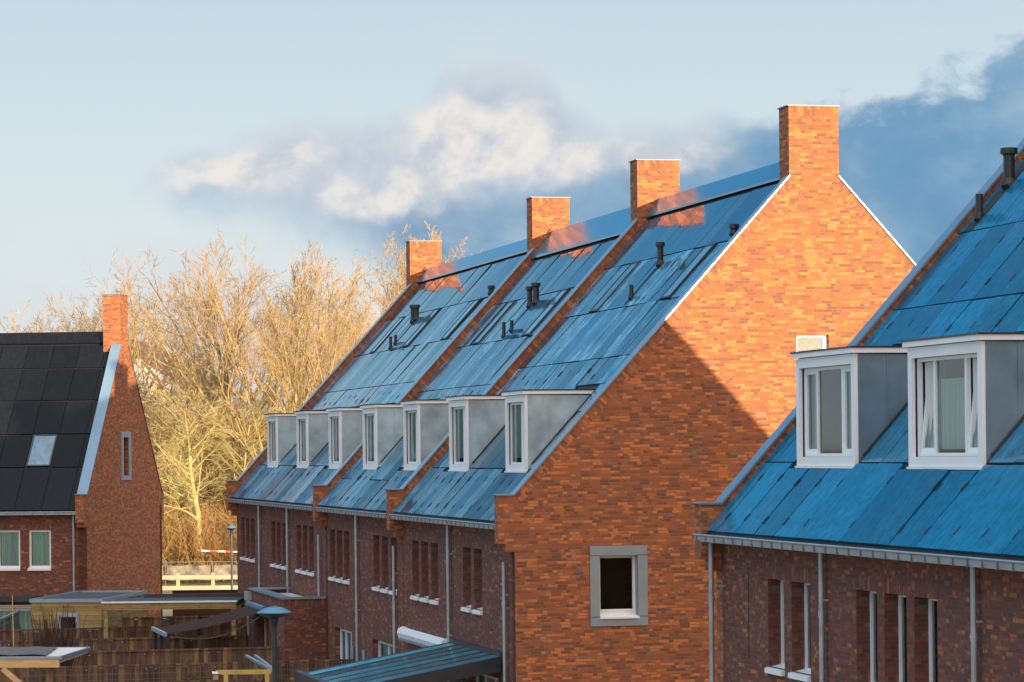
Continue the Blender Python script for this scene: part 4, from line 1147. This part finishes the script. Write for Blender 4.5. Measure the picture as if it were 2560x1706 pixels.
for a in [
    ('mossy', 500, 965, 178, 'tree with a bright yellow trunk standing in the gap between the houses', 16, 1.0),
    ('oak', 615, 570, 215, 'biggest broad bare tree, its crown rising above all the others left of the chimneys', 20, .4, None, 1.3),
    ('willow', 760, 600, 205, 'dense orange tinted bare tree just left of the far chimney of the terrace', 16, 2.2),
    ('tall', 860, 640, 200, 'narrow bare tree crowding the slope of the far parapet', 20, 3.0),
    ('oak', 700, 690, 190, 'spreading bare tree with low limbs in front of the orange one', 20, 4.4),
    ('tall', 955, 590, 235, 'slender bare tree directly left of the far chimney, seen against the cloud', 20, .9),
    ('tall', 1165, 555, 225, 'tallest slim bare tree rising right of the far chimney', 20, 5.1),
    ('thin', 1235, 610, 228, 'small bare treetop peeping over the ridge right of the slim tree', 14, 2.0),
    ('tall', 1090, 600, 240, 'pale bare tree behind the far chimney', 20, 1.6),
    ('thin', 350, 690, 215, 'bare tree just right of the left house chimney', 14, 3.3),
    ('oak', 270, 690, 230, 'bare tree spreading behind the left house chimney', 20, 5.9),
    ('thin', 325, 745, 285, 'faint bare tree rising far behind the left house chimney', 16, .2),
    ('thin', 20, 742, 225, 'bare tree over the left end of the black roof', 14, 1.1),
    ('thin', 150, 785, 240, 'low round bare tree over the middle of the black roof', 14, 4.0),
    ('thin', 90, 775, 250, 'faint bare tree between its neighbours over the black roof', 14, 2.6),
    ('mossy', 590, 1010, 186, 'mossy bare tree leaning over the white building', 16, 4.1),
    ('mossy', 425, 1060, 190, 'low mossy bare tree beside the left gable', 16, 2.9),
    ('willow', 1130, 575, 232, 'wide bare tree filling the sky between the two farthest chimneys', 16, 2.9),
    ('willow', 560, 660, 240, 'bare tree partly hidden behind the biggest one, on its left', 16, 5.0),
    ('willow', 830, 700, 228, 'orange tinted bare tree low behind the far parapet', 16, 3.6),
    ('thin', 215, 760, 245, 'small bare tree peeping left of the left house chimney', 14, .7),
]: tree(*a)

def brush(name, seed, n, xs, ys, hs, rad, mat, lab=None, branchy=3):
    """a thicket of thin stems nobody could count"""
    r = random.Random(seed); R = Raw()
    for k in range(n):
        x, y = r.uniform(*xs), r.uniform(*ys); h = r.uniform(*hs) * (1 - .35 * r.random() ** 3)
        p = Vector((x, y, 0)); d = Vector((r.gauss(0, .22), r.gauss(0, .22), 1)).normalized()
        pts = [p]; 
        for i in range(4):
            d = (d + Vector((r.gauss(0, .16), r.gauss(0, .16), .02))).normalized(); p = p + d * h / 4; pts.append(p)
        R.tube(pts, [rad * (1.3 - .25 * i) for i in range(5)], 3)
        for j in range(branchy):
            i = r.randint(1, 3); q = pts[i]; dd = (d + Vector((r.gauss(0, .8), r.gauss(0, .8), r.uniform(-.3, .4)))).normalized()
            m = q + dd * h * .16; R.tube([q, m, m + (dd + Vector((0, 0, r.uniform(-.4, .4)))).normalized() * h * .16], [rad * .7, rad * .5, rad * .35], 3)
    o = R.build(name, M[mat]); tag(o, lab, None, None, 'stuff'); return o
brush('undergrowth', 5, 2600, (-27, -11), (176, 190), (2.0, 5.2), .022, 'brush', branchy=4)
brush('thicket', 6, 5200, (-34, -4), (192, 225), (5.0, 12.5), .026, 'far_brush', branchy=6)
brush('far_wood', 8, 4200, (-75, 4), (262, 320), (7.0, 13.0), .05, 'far_brush', branchy=5)

# small dark bush and a cane in the left garden
bu = empty('bare_bush', (-12.4, 83.0, 0), 0, label='dark twiggy bush in front of the yellow shed', cat='bush')
r = random.Random(9); R = Raw()
for k in range(230):
    p = Vector((r.gauss(0, .13), r.gauss(0, .13), 0)); d = Vector((r.gauss(0, .085), r.gauss(0, .085), 1)).normalized(); h = r.uniform(1.3, 3.35) if k % 4 else r.uniform(2.6, 3.5); pts = [p]
    for i in range(4): d = (d + Vector((r.gauss(0, .10), r.gauss(0, .10), .03))).normalized(); p = p + d * h / 4; pts.append(p)
    R.tube(pts, [.018, .015, .012, .009, .006], 3)
    for j in range(3):
        i = r.randint(1, 3); q = pts[i]; dd = (d + Vector((r.gauss(0, .5), r.gauss(0, .5), .1))).normalized(); R.tube([q, q + dd * .45], [.006, .003], 3)
R.build('stems', M['dark_bush'], bu)
for nm, (vx, uu), n_, lab in (('a', (-4.6, 18.72), 420, 'dark green climbing plant on the wire trellis, left of the nest box'), ('b', (-8.3, 18.7), 520, 'straggly evergreen climber at the left end of the trellis fence')):
    cl_ = empty('climbing_plant', Aw(vx, uu), PHI, label=lab, cat='plant')
    R = Raw(); L_ = Raw()
    for k in range(12):
        p = Vector((r.gauss(0, .12), 0, 0)); d = Vector((r.gauss(0, .35), r.gauss(0, .05), 1)).normalized(); pts = [p]
        for i in range(5): d = (d + Vector((r.gauss(0, .25), r.gauss(0, .06), .05))).normalized(); p = p + d * .27; pts.append(p)
        R.tube(pts, [.012, .01, .009, .007, .005, .004], 3)
        for k2 in range(n_ // 12):
            q = pts[r.randint(1, 5)] + Vector((r.gauss(0, .13), r.gauss(0, .05), r.gauss(0, .13))); a = Vector((r.gauss(0, 1), r.gauss(0, 1), r.gauss(0, 1))).normalized(); c_ = a.orthogonal().normalized(); w_ = r.uniform(.025, .045)
            o_ = len(L_.v); L_.v += [tuple(q + a * w_), tuple(q + c_ * w_ * .6), tuple(q - a * w_), tuple(q - c_ * w_ * .6)]; L_.f.append((o_, o_ + 1, o_ + 2, o_ + 3))
    R.build('stems', M['dark_bush'], cl_); L_.build('leaves', M['leaf'], cl_)
ca = MB(); ca.tube([(0, 0, 0), (.01, 0, 1.6), (-.02, 0, 3.25)], [.022, .018, .012], 6)
tag(ca.build('bamboo_cane', M['new_wood'], None, (-14.95, 92.0, 0)), 'thin upright cane in front of the grey composite fence', 'cane')

# ------------------------------------------------------------------ sky
AZ, EL = math.radians(30.6), math.radians(7.15)
w = bpy.data.worlds.new('World'); SC.world = w; w.use_nodes = True
t = NT(w.node_tree); t.n.clear()
out = t.node('ShaderNodeOutputWorld'); bg = t.node('ShaderNodeBackground'); t.link(bg.outputs[0], out.inputs[0])
gen = t.node('ShaderNodeTexCoord').outputs['Generated']
s = t.sep(gen); dx, dy, dz = s
sky = t.node('ShaderNodeTexSky', sky_type='NISHITA'); sky.sun_disc = False
sky.sun_elevation = EL; sky.sun_rotation = math.pi - AZ; sky.air_density = 1.0; sky.dust_density = 1.2; sky.ozone_density = 2.0
skc = t.mix(1.0, sky.outputs[0], (0.115, 0.115, 0.115, 1), 'MULTIPLY')
# sky by elevation over the physical one: measured low, brightened overhead as added fill
el = t.math('MULTIPLY', t.math('ARCSINE', t.math('MAXIMUM', dz, -1.0)), 180 / math.pi)
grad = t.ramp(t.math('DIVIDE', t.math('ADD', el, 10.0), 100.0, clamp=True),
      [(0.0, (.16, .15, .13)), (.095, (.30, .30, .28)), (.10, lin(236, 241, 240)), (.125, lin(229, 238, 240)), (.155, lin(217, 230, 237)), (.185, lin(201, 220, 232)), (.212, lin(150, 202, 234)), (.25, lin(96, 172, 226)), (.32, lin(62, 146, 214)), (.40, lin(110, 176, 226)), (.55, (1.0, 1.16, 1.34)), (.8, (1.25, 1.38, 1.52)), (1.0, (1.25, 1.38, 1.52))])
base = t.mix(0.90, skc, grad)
# towards the sun: warm evening glow, strengthened to tint the shaded gable
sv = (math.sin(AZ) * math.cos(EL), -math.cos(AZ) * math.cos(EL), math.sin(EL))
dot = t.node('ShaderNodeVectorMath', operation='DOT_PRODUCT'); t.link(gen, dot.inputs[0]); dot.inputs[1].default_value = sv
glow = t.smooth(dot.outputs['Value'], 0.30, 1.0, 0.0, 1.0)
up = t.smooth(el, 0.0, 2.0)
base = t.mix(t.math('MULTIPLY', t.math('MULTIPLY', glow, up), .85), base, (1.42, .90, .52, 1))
base = t.mix(1.0, base, t.ramp(t.smooth(dy, .55, -.25), [(0, (1, 1, 1)), (1, (1.62, 1.62, 1.62))]), 'MULTIPLY')  # unseen sky at the sides and behind brightened as added fill for shaded walls
# cloud coordinates: tangent plane to the north, 1 unit = 1000 px of the photograph
inv = t.math('DIVIDE', F / 1000, t.math('MAXIMUM', dy, 0.02))
X = t.math('MULTIPLY', dx, inv); Yv = t.math('MULTIPLY', dz, inv)
P = t.xyz(X, Yv, 0.0)
n1 = t.noise(P, 2.6, 9, .58, .25); n2 = t.noise(vmap(t, P, 1, 1.5, 1), 6.5, 8, .6, .3); n3 = t.noise(vmap(t, P, 1, 1.4, 1), 1.3, 6, .55)
wn1 = t.math('SUBTRACT', n1, .5); wn2 = t.math('SUBTRACT', n2, .5); wn3 = t.math('SUBTRACT', n3, .5)
def curve(pts):
    """photo points (x, y) -> height above the horizon as a function of X"""
    n = t.node('ShaderNodeFloatCurve'); c = n.mapping.curves[0]
    q = [((x - 1280) / 1000 / 4 + .5, ((1128 - .01 * (x - 1280) - y) / 1000 + .5) / 2) for x, y in pts]
    q = [(0.0, q[0][1])] + q + [(1.0, q[-1][1])]
    while len(c.points) < len(q): c.points.new(.5, .5)
    for p, xy in zip(c.points, q): p.location = xy; p.handle_type = 'AUTO'
    n.mapping.use_clip = False; n.mapping.update()
    t.link(t.math('ADD', t.math('DIVIDE', X, 4.0), .5, clamp=True), n.inputs['Value'])
    return t.math('SUBTRACT', t.math('MULTIPLY', n.outputs[0], 2.0), .5)
top = curve([(300, 520), (370, 430), (430, 385), (520, 350), (640, 322), (720, 300), (850, 288), (960, 285), (1060, 260), (1110, 180), (1180, 158), (1300, 160), (1385, 180), (1430, 255), (1520, 290), (1650, 300), (1780, 305), (1880, 305), (1960, 290), (2060, 265), (2130, 250), (2200, 248), (2300, 222), (2390, 195), (2450, 190), (2500, 130), (2560, 95), (2700, 40)])
bot = curve([(300, 420), (400, 440), (460, 495), (540, 530), (630, 548), (720, 582), (810, 615), (900, 650), (1000, 700), (1080, 800), (1150, 1100), (2700, 1500)])
mid_ = curve([(300, 440), (400, 440), (470, 440), (560, 462), (680, 520), (800, 540), (900, 540), (1000, 528), (1150, 500), (1300, 475), (1400, 460), (1500, 440), (1600, 420), (1720, 395), (1850, 360), (1950, 300), (2100, 150), (2700, 0)])
edge = t.math('ADD', t.math('MULTIPLY', wn1, .20), t.math('MULTIPLY', wn2, .10))
far_e = t.smooth(X, .45, .8)
dT = t.math('ADD', t.math('SUBTRACT', top, Yv), edge)
dB = t.math('ADD', t.math('SUBTRACT', Yv, bot), t.math('ADD', edge, t.math('MULTIPLY', wn3, .06)))
m_ = t.math('MULTIPLY', t.smooth(t.math('ADD', dT, t.math('MULTIPLY', t.math('MULTIPLY', wn2, far_e), .22)), -.03, .075), t.smooth(dB, -.075, .12))
front = t.smooth(dy, .05, .3)
m_ = t.math('MULTIPLY', m_, front)
nd = t.node('ShaderNodeTexNoise'); t.link(P, nd.inputs['Vector']); nd.inputs['Scale'].default_value = 3.4; nd.inputs['Detail'].default_value = 7; nd.inputs['Roughness'].default_value = .58
dv = t.node('ShaderNodeVectorMath', operation='SUBTRACT'); t.link(nd.outputs['Color'], dv.inputs[0]); dv.inputs[1].default_value = (.5, .5, .5)
ds = t.node('ShaderNodeVectorMath', operation='SCALE'); t.link(dv.outputs[0], ds.inputs[0]); ds.inputs['Scale'].default_value = .26
pd = t.node('ShaderNodeVectorMath', operation='ADD'); t.link(P, pd.inputs[0]); t.link(ds.outputs[0], pd.inputs[1])
def blob(x, y, rx, ry, wt):
    m = t.node('ShaderNodeMapping'); t.link(pd.outputs[0], m.inputs['Vector'])
    cx_, cy_ = (x - 1280) / 1000, (1128 - .01 * (x - 1280) - y) / 1000
    m.inputs['Scale'].default_value = (1000 / rx, 1000 / ry, 0); m.inputs['Location'].default_value = (-cx_ * 1000 / rx, -cy_ * 1000 / ry, 0)
    ln = t.node('ShaderNodeVectorMath', operation='LENGTH'); t.link(m.outputs[0], ln.inputs[0])
    return t.smooth(ln.outputs['Value'], 0.0, 1.0, wt, 0.0)
acc = None
for bb in [(1190, 340, 260, 210, 1.0), (1120, 250, 130, 120, .5), (1330, 300, 170, 130, .55), (1060, 430, 220, 120, .7), (980, 500, 210, 70, .65), (840, 470, 170, 100, .85), (690, 395, 190, 120, 1.0), (560, 400, 150, 80, .7), (460, 405, 110, 55, .5),
           (1430, 375, 220, 100, .75), (1590, 370, 200, 80, .75), (1740, 360, 170, 70, .5), (800, 350, 150, 70, .35), (1280, 430, 200, 80, .4),
           (945, 385, 110, 80, -.75), (540, 480, 160, 55, -.6), (1250, 175, 170, 45, -.35), (1480, 275, 150, 40, -.3), (1450, 500, 400, 70, -.5), (740, 580, 200, 50, -.5)]:
    v_ = blob(*bb); acc = v_ if acc is None else t.math('ADD', acc, v_)
acc = t.math('ADD', acc, t.math('ADD', t.math('MULTIPLY', wn2, .8), t.math('MULTIPLY', wn1, 1.5)))
lit = t.smooth(acc, -.22, .95)
ofs = t.node('ShaderNodeVectorMath', operation='ADD'); t.link(P, ofs.inputs[0]); ofs.inputs[1].default_value = (.03, -.05, 0)
n1b = t.noise(ofs.outputs[0], 2.6, 9, .58, .25)
relief = t.math('ADD', t.math('ADD', .5, t.math('MULTIPLY', t.math('SUBTRACT', n1b, n1), 3.0)), t.math('MULTIPLY', wn2, 1.1))
white = t.mix(t.smooth(relief, .20, .72), lin(198, 205, 215), lin(237, 232, 227))
hang = t.math('SUBTRACT', Yv, mid_)
low = t.smooth(hang, -.10, .12)
far_r = t.smooth(X, .42, .70)
dark = t.mix(t.smooth(t.math('ADD', n3, t.math('MULTIPLY', wn1, .5)), .34, .68), lin(108, 153, 188), lin(150, 181, 206))
dark = t.mix(t.smooth(X, -.20, -.62), dark, lin(168, 190, 211))
grey = t.mix(t.smooth(n1, .38, .62), lin(184, 198, 214), lin(212, 217, 223))
grey = t.mix(far_r, grey, lin(128, 168, 200))
body = t.mix(low, dark, grey)
body = t.mix(t.math('MULTIPLY', t.smooth(t.math('SUBTRACT', top, Yv), .55, .05), far_r), body, t.mix(t.smooth(t.math('ADD', n3, t.math('MULTIPLY', wn2, .4)), .36, .66), lin(110, 156, 191), lin(142, 177, 204)))
shade = t.mix(t.math('MULTIPLY', lit, t.math('SUBTRACT', 1.0, t.math('MULTIPLY', far_r, .8))), body, white)
# thin veil and small scraps above the bank
veil = t.math('MULTIPLY', t.smooth(n3, .46, .70), t.smooth(t.math('SUBTRACT', Yv, top), .24, -.02, 0, .8))
base2 = t.mix(t.math('MULTIPLY', veil, front), base, lin(214, 220, 226))
cl = t.mix(m_, base2, shade)
# broad soft clouds elsewhere, so that roofs and glass mirror a broken sky
gn = t.noise(vmap(t, gen, 1, 1, 2.2), 3.2, 7, .6, .3)
oth = t.math('MULTIPLY', t.smooth(gn, .52, .68), t.math('MULTIPLY', t.smooth(el, 9.0, 14.0), .40))
cl = t.mix(oth, cl, lin(196, 204, 214))
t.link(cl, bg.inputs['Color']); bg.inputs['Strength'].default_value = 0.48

sun = bpy.data.lights.new('sun', 'SUN'); sun.energy = 5.0; sun.angle = math.radians(.5); sun.color = (1.0, .77, .50)
so = bpy.data.objects.new('sun', sun); COL.objects.link(so)
so.rotation_euler = Vector((-sv[0], -sv[1], -sv[2])).to_track_quat('-Z', 'Y').to_euler()
so.location = (60, -60, 60)

# ------------------------------------------------------------------ camera
cam = bpy.data.cameras.new('camera'); co = bpy.data.objects.new('camera', cam); COL.objects.link(co)
co.location = (0, 0, HC); co.rotation_euler = (math.pi / 2, .010, 0)
cam.sensor_width = 36; cam.lens = F / 2560 * 36; cam.shift_y = (1128 - 853) / 2560
cam.clip_start = .5; cam.clip_end = 12000
SC.camera = co
SC.render.resolution_x, SC.render.resolution_y = 1024, 682
SC.view_settings.view_transform = 'Standard'; SC.view_settings.look = 'None'
SC.view_settings.exposure = 1.08; SC.view_settings.gamma = 1.0
SC.cycles.use_denoising = True
SC.cycles.max_bounces = 6; SC.cycles.transparent_max_bounces = 12
